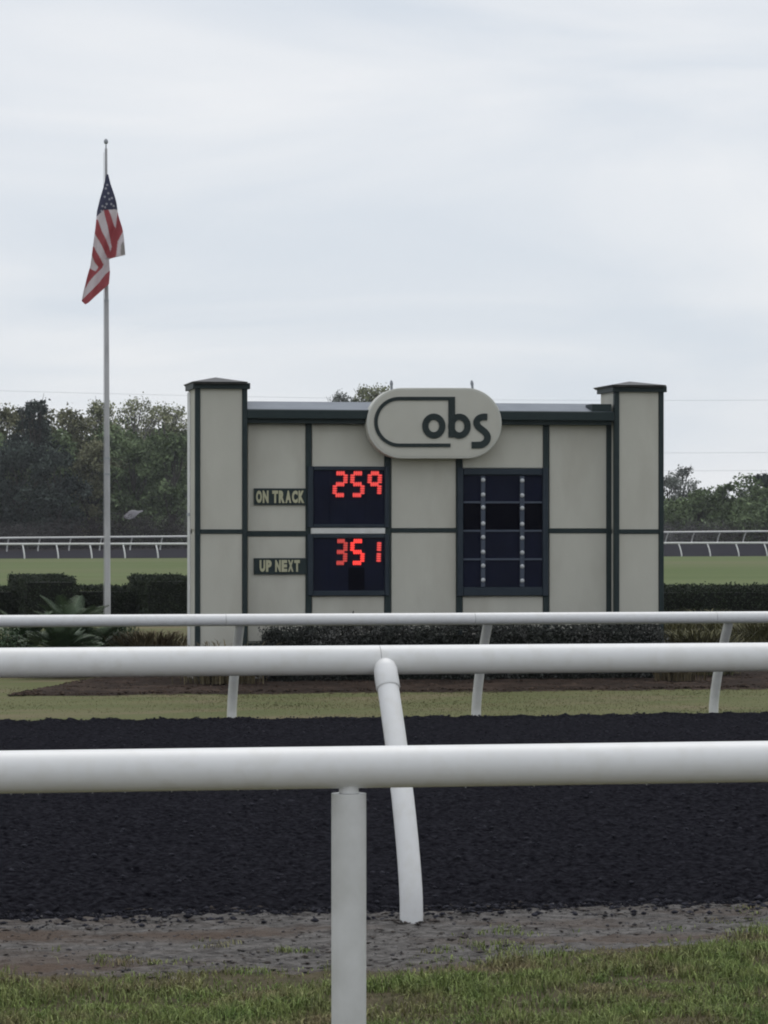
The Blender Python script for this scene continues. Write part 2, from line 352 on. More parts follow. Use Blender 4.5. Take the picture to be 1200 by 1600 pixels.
gy = 14.1 + 20.6 * rng.uniform(0, 1, n) ** 1.25; gx = rng.uniform(-7, 13, n)
keep = fbm(gx * 1.3, gy * 3, 71) > .42; gx, gy = gx[keep], gy[keep]
gyE = np.concatenate([gy, rng.uniform(34.2, 34.5, 1500)]); gx = np.concatenate([gx, rng.uniform(-3, 11, 1500)])
spill = 14.25 - .55 * rng.uniform(0, 1, 5000) ** 2.2
gxs = rng.uniform(-4, 8, 5000); zz = np.concatenate([track_h(gx, gyE) + .006, np.maximum(verge_h(gxs, np.minimum(spill, 14.08)), track_h(gxs, spill)) + .002]); gx = np.concatenate([gx, gxs]); gyE = np.concatenate([gyE, spill])
lumps('track_clods', np.stack([gx, gyE, zz], -1), .004 + .020 * rng.uniform(0, 1, len(gx)) ** 4, M['clod'], 'loose black clods harrowed up across the track surface', 'clods', squash=(1.2, .9, .6))
n = 9000
gx = rng.uniform(2.6, 15, n); v = rng.uniform(-1, 1, n); gy = bed_f(gx) + (v * .5 + .5) * (bed_b(gx) - bed_f(gx)); k = gy < 44.8; gx, gy = gx[k], gy[k]
lumps('mulch_chips', np.stack([gx, gy, LOW + .022 + 0 * gx - .03 * (np.abs(v[k]) > .93)], -1), .01 + .03 * rng.uniform(0, 1, len(gx)) ** 2, M['chip'], 'reddish brown bark chips heaped in the bed below the scoreboard', 'mulch', squash=(1.4, .6, .5))

# ------------------------------------------------------------------ fences
def sub(o, *a): return o
def curved_post(mbp, base, sgn, r=.052, H=1.09, n=16, over=.6, lean=-.02):
    prof = [(-.02, 0, -.12), (0, 0, .02), (0, .006, .14), (.1, .07, .32), (.1, .18, .53), (.1, .33, .75), (.1, .47, .93), (.1, .575, 1.055)]
    pts = [base + Vector((lean * (z / H if z > 0 else 0), sgn * y * over / .6, z * H / 1.09)) for _, y, z in prof]
    # smooth
    out = []
    for i in range(len(pts) - 1):
        p0 = pts[max(i - 1, 0)]; p1 = pts[i]; p2 = pts[i + 1]; p3 = pts[min(i + 2, len(pts) - 1)]
        for t in ((0, .33, .66) if n > 8 else (0,)):
            out.append(.5 * ((2 * p1) + (p2 - p0) * t + (2 * p0 - 5 * p1 + 4 * p2 - p3) * t * t + (3 * p1 - p0 - 3 * p2 + p3) * t ** 3))
    out.append(pts[-1]); k = len(out)
    mbp.tube(out, [r * (1.07 - .07 * i / k) for i in range(k)], n); return out
# 1 straight spectator rail
Y1 = 9.8 * CA
top1 = atY(600, 1198, Y1).z; r1 = .0655
f1 = empty('rail_fence', (0, Y1, 0), 'nearest white tubular railing with an upright post, running across the foot of the picture', 'fence', 'white track railings')
px_post = atY(545, 1300, Y1).x
for k in range(-2, 2):
    x0 = px_post + k * 4.88 - 1.3; MB().tube([(x0 + .0015, Y1, top1), (x0 + 4.88 - .0015, Y1, top1)], r1, 40).build('rail', M['pvc'], f1, True)
for k in (-3, -2, -1, 0, 1, 2, 3):
    x = px_post + k * 2.44
    p = MB().tube([(x, Y1, -.15), (x, Y1, top1 - r1 - .016)], .0545, 40).build('post', M['pvc_dirty'], f1, True)
    MB().tube([(x, Y1, top1 - r1 - .015), (x, Y1, top1 - r1 + .025)], .031, 24).build('post_neck', M['pvc_dirty'], p, True)
dp = np.array([(atY(px, 1236, Y1).x, Y1 + rng.uniform(-.008, .008), top1 - r1 - .002) for px in (17, 37, 60, 145, 195, 268, 308, 372, 727, 433, 835, 1010, 1120)])
lumps('water_drops', dp, rng.uniform(.0025, .0045, len(dp)), M['bulb'], None, None, squash=(1, 1, 1.2), parent=f1)
# 2 nearside curved rail
b2 = cw(643, 1437, 13.94); Y2 = b2.y + .60; z2 = atY(600, 1031, Y2).z; r2 = .068
f2 = empty('rail_fence', (b2.x, b2.y, 0), 'white railing with a curved post standing in the gravel, second railing from the viewer', 'fence', 'white track railings')
xs2 = atY(592, 1030, Y2).x
for k in range(-3, 4):
    x0 = xs2 + k * 2.73
    MB().tube([(x0 + .0012, Y2, z2), (x0 + 2.73 - .0012, Y2, z2)], r2, 40).build('rail', M['pvc'], f2, True)
for k in (-2, -1, 0, 1, 2):
    mbp = MB(); pts = curved_post(mbp, Vector((b2.x + k * 2.73, b2.y, 0)), 1, r=.049, H=1.10, n=24, over=.535)
    p = mbp.build('post', M['pvc'], f2, True)
    e = pts[-1]; dr = (pts[-1] - pts[-3]).normalized()
    c0 = e - dr * .075
    MB().tube([c0, c0 + dr * .004, c0 + dr * .10, c0 + dr * .13, c0 + dr * .15, c0 + dr * .16], [.0535, .0555, .0555, .048, .032, .010], 28).build('socket', M['pvc'], p, True)
    MB().tube([c0 - dr * .002, c0 + dr * .0035], .0515, 28).build('socket_lip', M['pvc_dirty'], p, True)
# 3 inner rail of the near straight
Y3b = 35.45 * CA; b3 = [atY(px, 1125, Y3b) for px in (362, 742, 1115)]
Y3 = Y3b - .6; z3 = atY(600, 967.5, Y3).z; r3 = .067
f3 = empty('rail_fence', (b3[1].x, Y3b, LOW), 'white track railing on the far edge of the black track, in front of the scoreboard', 'fence', 'white track railings')
sp = (b3[2].x - b3[0].x) / 2
for k in range(-5, 8):
    x0 = b3[0].x + k * sp - .15
    MB().tube([(x0 + .002, Y3, z3), (x0 + sp - .002, Y3, z3)], r3, 24).build('rail', M['pvc'], f3, True)
    mbp = MB(); pts = curved_post(mbp, Vector((b3[0].x + k * sp, Y3b, LOW)), -1, r=.052, H=1.17, n=16, over=.60, lean=.02)
    p = mbp.build('post', M['pvc_dirty'], f3, True)
# 4/5 the two rails of the far straight
def far_fence(t, sgn, label, smin, smax):
    a, b = far_pt(0, t), far_pt(1, t); Lf = (Vector((b.x, b.y, 0)) - Vector((a.x, a.y, 0))).length; ds = 2.73 / Lf
    d = Vector((b.x - a.x, b.y - a.y, 0)).normalized(); q = Vector((-d.y, d.x, 0)) * sgn
    fr = empty('rail_fence', tuple(far_pt(.5, t)), label, 'fence', 'white track railings'); s = smin
    pts = []
    while s < smax:
        base = far_pt(s, t); mbp = MB()
        prof = [(0, -.1), (.01, .15), (.12, .42), (.3, .72), (.56, 1.04)]
        mbp.tube([base + q * y + Vector((0, 0, z)) for y, z in prof], .062, 8)
        mbp.build('post', M['pvc_dirty'], fr, True)
        top = base + q * .62 + Vector((0, 0, 1.13)); pts.append(top); s += ds
    for i in range(0, len(pts) - 1, 3):
        MB().tube(pts[i:i + 4], .088, 10).build('rail', M['pvc_dirty'], fr, True)
far_fence(0.0, 1, 'distant white railing on the grass edge, lower of the two far rails', -.35, 1.35)
far_fence(1.0, -1, 'farthest white railing on the outer side of the far straight, in front of the brush', -.35, 1.35)

# ------------------------------------------------------------------ scoreboard
YW = YP + .20
sb = empty('scoreboard', (atY(660, 1062, YP).x, YP, LOW), 'beige timber-framed scoreboard wall with dark green trim between two capped pillars', 'scoreboard')
def rx(px, Y): return atY(px, 800, Y).x
def brd(name, x0, y0, x1, y1, Y, th, m, parent, b=0, ref=None):     # a board seen from (x0,y0) to (x1,y1) in the photograph, front at plane Y
    ref = ref if ref is not None else (x0 + x1) / 2
    return MB().box(rx(x0, Y), rx(x1, Y), Y, Y + th, atY(ref, y1, Y).z, atY(ref, y0, Y).z, b).build(name, m, parent)
def pillar(px0, px1, xm, ytop, capx, capy, ref, side_px):
    zt = atY(ref, ytop, YP).z; zb = LOW - .1; x0, x1 = rx(px0, YP), rx(px1, YP); dep = .85
    p = MB().box(x0 + .02, x1 - .02, YP + .03, YP + dep, zb, zt).build('pillar', M['beige'], sb)
    tw = .075
    zm0, zm1 = atY(ref, 834, YP).z, atY(ref, 827, YP).z
    for (a, c) in ((zb + .1, zm0), (zm1, zt - .005)):
        MB().box(x0 + tw, x1 - tw, YP + .012, YP + .029, a, c).build('panel', M['beige'], p)
        MB().box(x0 + .003, x0 + .019, YP + tw, YP + dep - .05, a, c).build('side_panel', M['beige'], p)
    MB().box(x0, x0 + tw - .003, YP - .012, YP + tw - .002, zb, zt, .006).build('corner_trim', M['green'], p)
    MB().box(x1 - tw + .003, x1, YP - .012, YP + tw, zb, zt, .006).build('corner_trim', M['green'], p)
    MB().box(x0 + tw - .002, x1 - tw + .002, YP - .006, YP + .03, zm0, zm1, .005).build('rail_trim', M['green'], p)
    # cap: soffit, fascia and a low hipped top
    cx0, cx1 = rx(capx[0], YP - .1), rx(capx[1], YP - .1); cy0, cy1 = YP - .13, YP + dep + .12
    zc0, zc1, zpk = atY(ref, capy[2], YP).z, atY(ref, capy[1], YP).z, atY(ref, capy[0], YP + .3).z
    MB().box(x0 - .035, x1 + .035, YP - .045, YP + dep + .04, zt - .004, zc0 + .02).build('soffit', M['green'], p)
    m_ = MB(); mx_, my_ = (cx0 + cx1) / 2, (cy0 + cy1) / 2
    m_.add([(cx0 + .03, cy0 + .03, zc0), (cx1 - .03, cy0 + .03, zc0), (cx1 - .03, cy1 - .03, zc0), (cx0 + .03, cy1 - .03, zc0),
            (cx0, cy0, zc1), (cx1, cy0, zc1), (cx1, cy1, zc1), (cx0, cy1, zc1), (mx_, my_, zpk)],
           [(3, 2, 1, 0), (0, 1, 5, 4), (1, 2, 6, 5), (2, 3, 7, 6), (3, 0, 4, 7), (4, 5, 8), (5, 6, 8), (6, 7, 8), (7, 4, 8)])
    m_.build('cap', M['cap'], p); return p, x0, x1, zt
M['cap'] = mat('weathered_cap_metal', (.060, .062, .065), (.10, .10, .105), scale=5, rough=.6)
pl, lx0, lx1, lz = pillar(305, 386.5, 0, 607, (300.5, 387.5), (589, 597, 600.5), 345, 0)
pr, qx0, qx1, qz = pillar(960, 1037, 0, 612, (955, 1041), (595.5, 602, 605.5), 1000, 0)
# downpipe-like white board on the left pillar's flank
MB().box(lx0 - .012, lx0 + .002, YP + .55, YP + .83, LOW, lz - .03).build('flank_board', M['pvc_dirty'], pl)
MB().box(lx0 - .018, lx0 - .010, YP + .54, YP + .84, zat(806, YP, 300), zat(801, YP, 300)).build('joint_band', M['alu'], pl)
# wall behind
wx0, wx1 = lx1 - .02, qx0 + .02
zw0, zw1 = zat(1003, YW), zat(655, YW)
wall = MB().box(wx0, wx1, YW + .03, YW + .3, zw0, zw1).build('wall', M['beige'], sb)
cols = [(387, 478), (487, 601), (611, 713), (722.5, 849), (858, 948)]
mids = [(830, 838), (825, 834), (825.5, 832), (None, None), (826, 833)]
for (c0, c1), (m0, m1) in zip(cols, mids):
    lo, hi = 1002, 664
    g = .6
    if c0 == 487:
        brd('panel', c0 + g, hi, c1 - g, 729, YW, .029, M['beige'], wall, .004); brd('panel', c0 + g, 932, c1 - g, lo, YW, .029, M['beige'], wall, .004)
    elif c0 == 722.5:
        brd('panel', c0 + g, hi, c1 - g, 731, YW, .029, M['beige'], wall, .004); brd('panel', c0 + g, 933, c1 - g, lo, YW, .029, M['beige'], wall, .004)
    else:
        brd('panel', c0 + g, hi, c1 - g, m0 - .3, YW, .029, M['beige'], wall, .004); brd('panel', c0 + g, m1 + .3, c1 - g, lo, YW, .029, M['beige'], wall, .004)
        brd('rail_trim', c0 - .5, m0, c1 + .5, m1, YW - .014, .042, M['green'], wall, .004)
for a, b in ((478, 487), (601, 611), (713, 722.5), (849, 858), (948, 956)):
    brd('stud_trim', a, 660, b, 1003, YW - .022, .05, M['green'], wall, .005)
brd('base_trim', 388, 1003, 956, 1008.5, YW - .03, .06, M['green'], wall, .005)
# deck skirt: white diagonal lattice
ml = MB(); zl0, zl1 = LOW + .0, zat(1009, YW); hgt = zl1 - zl0
xx = wx0 - .4
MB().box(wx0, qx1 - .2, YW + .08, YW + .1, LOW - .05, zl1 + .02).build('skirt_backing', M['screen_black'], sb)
while xx < qx1 + .02:
    for s_ in (1, -1):
        a = Vector((xx + (0 if s_ > 0 else hgt), YW - .02 + (.012 if s_ > 0 else 0), zl0)); b = a + Vector((s_ * hgt, 0, hgt)); wv = Vector((.014, 0, -s_ * .014)) ; t_ = Vector((0, .011, 0))
        ml.add([a - wv, a + wv, b + wv, b - wv, a - wv + t_, a + wv + t_, b + wv + t_, b - wv + t_], [(0, 1, 2, 3), (7, 6, 5, 4), (0, 4, 5, 1), (1, 5, 6, 2), (2, 6, 7, 3), (3, 7, 4, 0)])
    xx += .115
tag(ml.build('lattice', M['pvc_dirty'], sb), kind='stuff')
# roof
zr = [zat(p, YP + .02) for p in (641, 655)]
roof_x0, roof_x1 = lx1 - .01, qx0 - .03
mr_ = MB(); y0r = YP + .02
mr_.add([(roof_x0, y0r, zr[0]), (roof_x1, y0r, zr[0]), (roof_x1, YW + .5, zat(629, YW + .5)), (roof_x0, YW + .5, zat(629, YW + .5)),
         (roof_x0, y0r, zr[0] - .03), (roof_x1, y0r, zr[0] - .03), (roof_x1, YW + .5, zat(629, YW + .5) - .03), (roof_x0, YW + .5, zat(629, YW + .5) - .03)],
        [(0, 1, 2, 3), (7, 6, 5, 4), (0, 4, 5, 1), (1, 5, 6, 2), (2, 6, 7, 3), (3, 7, 4, 0)])
roof = mr_.build('roof', M['roofmetal'], sb)
MB().box(roof_x0, roof_x1 + .02, y0r - .05, y0r + .02, zat(656, YP), zat(641.3, YP), .012).build('fascia', M['green'], roof)
MB().box(roof_x0, roof_x1, y0r + .021, YW + .031, zat(663, YW), zat(652, YP), 0).build('soffit', M['green'], roof)
MB().box(roof_x1 - .30, roof_x1 - .01, y0r + .0, YW + .2, zat(640.5, YP), zat(630, YP + .2), 0).build('end_flashing', M['green'], roof)

# --- number displays
SEG = {'a': ((0, 1), (1, 1)), 'b': ((1, 1), (1, .5)), 'c': ((1, .5), (1, 0)), 'd': ((0, 0), (1, 0)), 'e': ((0, .5), (0, 0)), 'f': ((0, 1), (0, .5)), 'g': ((0, .5), (1, .5))}
DIG = {'2': 'abged', '5': 'afgcd', '9': 'abcfg', '3': 'abgcd', '1': 'bc'}
M['led'] = emis('lit_red_digit', (1, .085, .075), .80)
M['led_bright'] = emis('bright_red_digit', (1, .05, .04), 1.2)
M['led_dim'] = emis('dim_red_digit', (1, .10, .085), .50)
def digit(ch, px0, py0, px1, py1, Y, m, parent, label=None):
    x0, x1 = rx(px0, Y), rx(px1, Y); z0, z1 = atY(px0, py1, Y).z, atY(px0, py0, Y).z; r = .032
    mbd = MB(); x0 += r; x1 -= r; z0 += r; z1 -= r
    for s_ in DIG[ch]:
        (ax, az), (bx, bz) = SEG[s_]; sh = .012
        A_ = Vector((x0 + (x1 - x0) * ax + sh * az, Y, z0 + (z1 - z0) * az)); B_ = Vector((x0 + (x1 - x0) * bx + sh * bz, Y, z0 + (z1 - z0) * bz))
        d = (B_ - A_); Ln = d.length; d /= Ln; g = .013; nn = 4
        for i_ in range(nn):
            c = A_ + d * (g + (Ln - 2 * g) * (i_ + .5) / nn)
            h = (Ln - 2 * g) / nn * .5
            p_ = Vector((-d.z, 0, d.x))
            v = [c - d * h * .82 - p_ * r * .55, c - d * h * .3 - p_ * r, c + d * h * .3 - p_ * r, c + d * h * .82 - p_ * r * .55,
                 c + d * h * .82 + p_ * r * .55, c + d * h * .3 + p_ * r, c - d * h * .3 + p_ * r, c - d * h * .82 + p_ * r * .55]
            v = v + [q + Vector((0, .02, 0)) for q in v]
            f = [tuple(range(8)), tuple(range(15, 7, -1))] + [(k, 8 + k, 8 + (k + 1) % 8, (k + 1) % 8) for k in range(8)]
            mbd.add(v, f)
    o = mbd.build('digit', m, parent)
    if label: o['label'] = label
    return o
def display(y0, y1, sy0, sy1, label, digs, top, dark=False):
    Yd = YW - .06
    d = brd('number_display', 480, y0, 607, y1, Yd + .04, .10, M['navy'], sb); d['label'] = label
    brd('screen', 490, sy0, 601, sy1, Yd + .032, .006, M['screen'], d)
    # raised frame
    brd('frame', 481, y0, 489.6, y1, Yd, .055, M['navy'], d, .008); brd('frame', 601.5, y0, 608, y1, Yd, .055, M['navy'], d, .008)
    brd('frame', 490, y0, 601.2, sy0, Yd + .004, .05, M['navy'], d, .008); brd('frame', 490, sy1, 601.2, y1, Yd + .004, .05, M['navy'], d, .008)
    for xx_ in (516, 543.5, 570.5): brd('divider', xx_ - .5, sy0 + 1, xx_ + .5, sy1 - 1, Yd + .028, .006, M['screen'], d)
    if dark: brd('blank_panel', 544.5, sy0 + 46, 569.5, sy1 - 1, Yd + .030, .003, M['screen_black'], d)
    for ch, a, b, m in digs: digit(ch, a, top, b, top + 41, Yd + .004, m, d)
    return d
display(729, 824.4, 735, 819, 'upper red number display reading 259', [('2', 519.5, 542.5, M['led']), ('5', 546.5, 569.5, M['led']), ('9', 573.5, 596, M['led'])], 736)
display(834.6, 931, 841, 923, 'lower red number display reading 351', [('3', 521, 542.5, M['led_dim']), ('5', 546.5, 569.5, M['led_bright']), ('1', 573, 595, M['led'])], 842, True)
brd('divider_bar', 486, 825, 602, 834, YW - .05, .06, M['pvc_dirty'], sb, .006)['label'] = 'pale horizontal bar between the two number displays'
# --- results board on the right
Yt = YW - .06
tb = brd('results_board', 718, 734, 853, 930, Yt + .05, .08, M['navy'], sb); tb['label'] = 'dark results board with two columns of pale bulbs'
rows = [742, 785, 829.5, 874, 918]
for i_ in range(4):
    for c0, c1 in ((724, 751.5), (758.5, 812.5), (819.5, 848)):
        brd('screen', c0, rows[i_] + 1, c1, rows[i_ + 1] - 1, Yt + .042, .006, M['screen_black'] if i_ == 1 else M['screen'], tb)
brd('frame', 715, 731, 724, 931.5, Yt, .06, M['navy'], tb, .008); brd('frame', 848.3, 731, 857, 931.5, Yt, .06, M['navy'], tb, .008)
brd('frame', 724.3, 732, 848, 742, Yt + .004, .05, M['navy'], tb, .008); brd('frame', 724.3, 918, 848, 931, Yt + .004, .05, M['navy'], tb, .008)
for y_ in (785, 829.5, 874): brd('shelf_bar', 724.5, y_ - 1.6, 847.8, y_ + 1.6, Yt + .022, .02, M['strip'], tb, .003)
for x_ in (755, 816):
    brd('channel', x_ - 3.4, 744, x_ + 3.4, 917, Yt + .012, .02, M['strip'], tb, .004)
    for y_ in (750, 773, 793, 818, 839.5, 862.5, 884, 906.5):
        c = atY(x_, y_ + (1 if x_ > 800 else 0), Yt + .008)
        mbb = MB(); mbb.tube([(c.x, c.y + .008, c.z), (c.x, c.y, c.z), (c.x, c.y - .016, c.z), (c.x, c.y - .024, c.z)], [.031, .033, .024, .008], 12)
        mbb.build('bulb', M['bulb'], tb, True)

# --- letters helper
def text_mesh(s, name, w_, h_, origin, m, parent, th=.012, bold=.02):
    c = bpy.data.curves.new(name, 'FONT'); c.body = s; c.extrude = .5; c.offset = bold; c.resolution_u = 3; c.space_character = 1.06
    t = bpy.data.objects.new('tmp', c); col.objects.link(t); bpy.context.view_layer.update()
    me = bpy.data.meshes.new_from_object(t.evaluated_get(bpy.context.evaluated_depsgraph_get()))
    bpy.data.objects.remove(t); bpy.data.curves.remove(c)
    co = np.array([v.co[:] for v in me.vertices]); mn, mxx = co.min(0), co.max(0)
    co = (co - mn) / (mxx - mn)
    out = np.stack([origin[0] + co[:, 0] * w_, origin[1] - co[:, 2] * th, origin[2] + co[:, 1] * h_], -1)
    me.vertices.foreach_set('co', out.astype(np.float32).ravel()); me.name = name; me.update()
    me.materials.clear(); return link(name, me, m, parent)
def plate(text, x0, y0, x1, y1, tx0, tx1, ty0, ty1, label):
    Y = YW - .035; a = atY((x0 + x1) / 2, y1, Y)
    o = empty('caption_sign', (rx((x0 + x1) / 2, Y), Y, a.z), label, 'sign')
    brd('plate', x0, y0, x1, y1, Y, .034, M['green'], o, .004)
    # letters one by one so each can be picked out
    span = rx(tx1, Y) - rx(tx0, Y); z0, z1 = atY((x0 + x1) / 2, ty1, Y).z, atY((x0 + x1) / 2, ty0, Y).z
    wts = [.45 if ch == ' ' else (.62 if ch == 'I' else 1.0) for ch in text]; tot = sum(wts); x = rx(tx0, Y)
    for ch, wt in zip(text, wts):
        wd = span * wt / tot
        if ch != ' ': text_mesh(ch, 'letter', wd * .88, z1 - z0, (x + wd * .06, Y - .001, z0), M['cream'], o, .008, .06)
        x += wd
plate('ON TRACK', 397, 763, 478.5, 789, 399.5, 476, 766.5, 786, 'dark caption board lettered ON TRACK beside the upper red numbers')
plate('UP NEXT', 397, 872, 478.5, 897.5, 405, 469, 875, 893.5, 'dark caption board lettered UP NEXT beside the lower red numbers')

# --- pill shaped logo sign
YS = YP - .08
ls = empty('logo_sign', tuple(atY(679, 717, YS)), 'pale pill-shaped sign with dark obs logo mounted over the scoreboard roof', 'sign')
def P2(px, py, Y=YS): return atY(px, py, Y)
def stadium(x0, y0, x1, y1, n=26):
    r = (y1 - y0) / 2; cy = (y0 + y1) / 2; out = []
    for i_ in range(n + 1):
        a = math.pi / 2 - math.pi * i_ / n; out.append((x1 - r + r * math.cos(a), cy - r * math.sin(a)))
    for i_ in range(n + 1):
        a = -math.pi / 2 - math.pi * i_ / n; out.append((x0 + r + r * math.cos(a), cy - r * math.sin(a)))
    return out
def tilt(p): return (p[0], p[1] + (p[0] - 679) * .006 - 0)     # the mounting leans a touch
def slab(name, pts, Y, th, m, parent, inset=0, smooth=False):
    v = [atY(x, y, Y) for x, y in pts]; k = len(v); c = sum(v, Vector()) / k
    fr = [p + (c - p).normalized() * inset for p in v] if inset else v
    V_ = [p + Vector((0, inset * .6, 0)) for p in v] if inset else []
    allv = [Vector(p) for p in fr] + (V_ if inset else []) + [p + Vector((0, th, 0)) for p in v]
    f = [tuple(range(k))[::-1]]; nr = 3 if inset else 2
    for r_ in range(nr - 1):
        f += [(r_ * k + i_, r_ * k + (i_ + 1) % k, (r_ + 1) * k + (i_ + 1) % k, (r_ + 1) * k + i_) for i_ in range(k)]
    f.append(tuple((nr - 1) * k + i_ for i_ in range(k)))
    return MB().add(allv, f).build(name, m, parent)
slab('cabinet', stadium(573.5, 606, 784, 716.5), YS, .22, M['rim'], ls, .012)
slab('face', stadium(577, 609.5, 780.5, 713), YS - .006, .004, M['sign'], ls)
def stroke(name, pts, wd, Y, th, m, parent, closed=False):
    v = [atY(x, y, Y) for x, y in pts]; k = len(v); hw = wd / F * Y / CA * .5; Lp, Rp = [], []
    for i_ in range(k):
        a = v[(i_ - 1) % k] if closed or i_ > 0 else v[i_]; b = v[(i_ + 1) % k] if closed or i_ < k - 1 else v[i_]
        t = (b - a); t.y = 0; t.normalize(); nrm = Vector((-t.z, 0, t.x))
        s_ = 1.0
        if (closed or 0 < i_ < k - 1):
            u = v[i_] - v[(i_ - 1) % k]; u.y = 0; u.normalize(); s_ = 1 / max(.5, abs(u.dot(t)))
        Lp.append(v[i_] + nrm * hw * s_); Rp.append(v[i_] - nrm * hw * s_)
    d = Vector((0, th, 0)); V_ = Lp + Rp + [p + d for p in Lp] + [p + d for p in Rp]; f = []
    for i_ in range(k if closed else k - 1):
        j = (i_ + 1) % k
        f += [(i_, j, k + j, k + i_), (2 * k + i_, 3 * k + i_, 3 * k + j, 2 * k + j), (i_, 2 * k + i_, 2 * k + j, j), (k + i_, k + j, 3 * k + j, 3 * k + i_)]
    if not closed: f += [(0, k, 3 * k, 2 * k), (k - 1, 3 * k - 1, 4 * k - 1, 2 * k - 1)]
    return MB().add(V_, f).build(name, m, parent)
M['logo'] = mat('dark_green_lettering', (.022, .034, .034), (.018, .028, .028), scale=3, rough=.6)
YL = YS - .022
arc = [(624 + 36.5 * math.cos(a), 659.2 + 36.5 * math.sin(a)) for a in [math.pi / 2 + math.pi * i_ / 24 for i_ in range(25)]]
stroke('logo_outline', [(704, 695.7)] + arc + [(702, 622.7)], 5.6, YL, .014, M['logo'], ls)
ring = lambda cx, cy, a_, b_, n=32: [(cx + a_ * math.cos(2 * math.pi * i_ / n), cy + b_ * math.sin(2 * math.pi * i_ / n)) for i_ in range(n)]
stroke('letter', ring(678, 665.6, 13.3, 14.6), 10, YL, .014, M['logo'], ls, True)
def join_letter(parts, m, parent):
    mbj = MB()
    for p_ in parts:
        me = p_.data; mbj.add([tuple(v.co) for v in me.vertices], [tuple(f_.vertices) for f_ in me.polygons]); bpy.data.objects.remove(p_); bpy.data.meshes.remove(me)
    return mbj.build('letter', m, parent)
pb1 = stroke('stem', [(706, 619.9), (706, 683.5)], 10.5, YL - .002, .014, M['logo'], None)
pb2 = stroke('bowl', ring(718, 665.8, 12.8, 14.6), 10, YL - .004, .014, M['logo'], None, True)
join_letter([pb1, pb2], M['logo'], ls)
def catmull(pts, k=5):
    out = []
    for i_ in range(len(pts) - 1):
        p0, p1, p2, p3 = [np.array(pts[min(max(j, 0), len(pts) - 1)], float) for j in (i_ - 1, i_, i_ + 1, i_ + 2)]
        for t in np.linspace(0, 1, k, endpoint=False):
            out.append(tuple(.5 * (2 * p1 + (p2 - p0) * t + (2 * p0 - 5 * p1 + 4 * p2 - p3) * t * t + (3 * p1 - p0 - 3 * p2 + p3) * t ** 3)))
    out.append(tuple(pts[-1])); return out
stroke('letter', catmull([(761.5, 651.5), (754, 651.5), (747.5, 654.5), (744.8, 660), (747, 666), (753, 671.2), (759, 676.5), (762, 683), (759.8, 690), (753.5, 694.5), (746, 695.3), (737, 695.3)]), 10.5, YL, .014, M['logo'], ls)
for x_, dx in ((612, -.6), (738.5, -1.6)):
    a = P2(x_, 609, YS + .05); b = P2(x_ + dx, 594, YS + .05)
    MB().tube([a, a.lerp(b, .35), a.lerp(b, .6), a.lerp(b, .85), b], [.022, .018, .026, .020, .006], 10).build('lifting_lug', M['alu'], ls, True)

# pale block at the foot of the right pillar
c = atY(1034, 1066, YP - .35)
tag(MB().box(c.x - .13, c.x + .10, c.y, c.y + .2, LOW - .03, LOW + .22, .015).build('stone_block', M['concrete']), 'pale square block at the foot of the right scoreboard pillar', 'block')

# ------------------------------------------------------------------ vegetation helpers
def leafquads(P, S, flat=0.0, asp=.55):
    n = len(P); u = rng.normal(size=(n, 3)); u /= np.linalg.norm(u, axis=1)[:, None]
    t = rng.normal(size=(n, 3)); t[:, 2] *= (1 - flat); v = np.cross(u, t); v /= np.linalg.norm(v, axis=1)[:, None] + 1e-9
    a = u * S[:, None] * .5; b = v * S[:, None] * .5 * asp
    V = np.stack([P - a, P + b - a * .1, P + a, P - b - a * .1], 1).reshape(-1, 3)
    return V, (np.arange(n * 4)).reshape(-1, 4)
def leafobj(name, P, S, m, parent=None, asp=.55):
    V, Fc = leafquads(np.asarray(P), np.asarray(S), 0, asp); return link(name, npmesh(name, V, Fc), m, parent)
def ball(n, shell=.5):
    d = rng.normal(size=(n, 3)); d /= np.linalg.norm(d, axis=1)[:, None]; r = rng.uniform(shell, 1, n) ** .6; return d * r[:, None]

def hedge(name, x0, x1, y0, y1, z0, z1, m, label, n=9000, leaf=.05, rough_=.05, group=None, gaps=0):
    root = empty(name, ((x0 + x1) / 2, (y0 + y1) / 2, z0), label, 'hedge', group)
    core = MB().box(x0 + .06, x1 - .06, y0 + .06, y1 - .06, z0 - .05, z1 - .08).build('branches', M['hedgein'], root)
    fx, fy, fz = x1 - x0, y1 - y0, z1 - z0
    areas = np.array([fx * fz, fy * fz, fy * fz, fx * fy, fx * fz * .3]); k = (areas / areas.sum() * n).astype(int); Ps = []
    U = lambda q: rng.uniform(0, 1, q)
    Ps.append(np.stack([x0 + U(k[0]) * fx, y0 + 0 * U(k[0]), z0 + U(k[0]) * fz], -1))
    Ps.append(np.stack([x0 + 0 * U(k[1]), y0 + U(k[1]) * fy, z0 + U(k[1]) * fz], -1))
    Ps.append(np.stack([x1 + 0 * U(k[2]), y0 + U(k[2]) * fy, z0 + U(k[2]) * fz], -1))
    Ps.append(np.stack([x0 + U(k[3]) * fx, y0 + U(k[3]) * fy, z1 + 0 * U(k[3])], -1))
    Ps.append(np.stack([x0 + U(k[4]) * fx, y1 + 0 * U(k[4]), z0 + U(k[4]) * fz], -1))
    P = np.concatenate(Ps); P += rng.normal(size=P.shape) * rough_ * .6
    P[:, 2] += rough_ * 2.2 * (fbm(P[:, 0] * 2.2, P[:, 1] * 2.2, 81) - .5) * (P[:, 2] > z0 + fz * .6)
    P[:, 1] += rough_ * 3 * (fbm(P[:, 0] * 3, P[:, 2] * 3, 82) - .5)
    if gaps:
        keep = fbm(P[:, 0] * 1.6 + 5, P[:, 2] * 3, 83) < gaps; P = P[keep]
    leafobj('foliage', P, rng.uniform(.6, 1.3, len(P)) * leaf, m, root, .6); return root
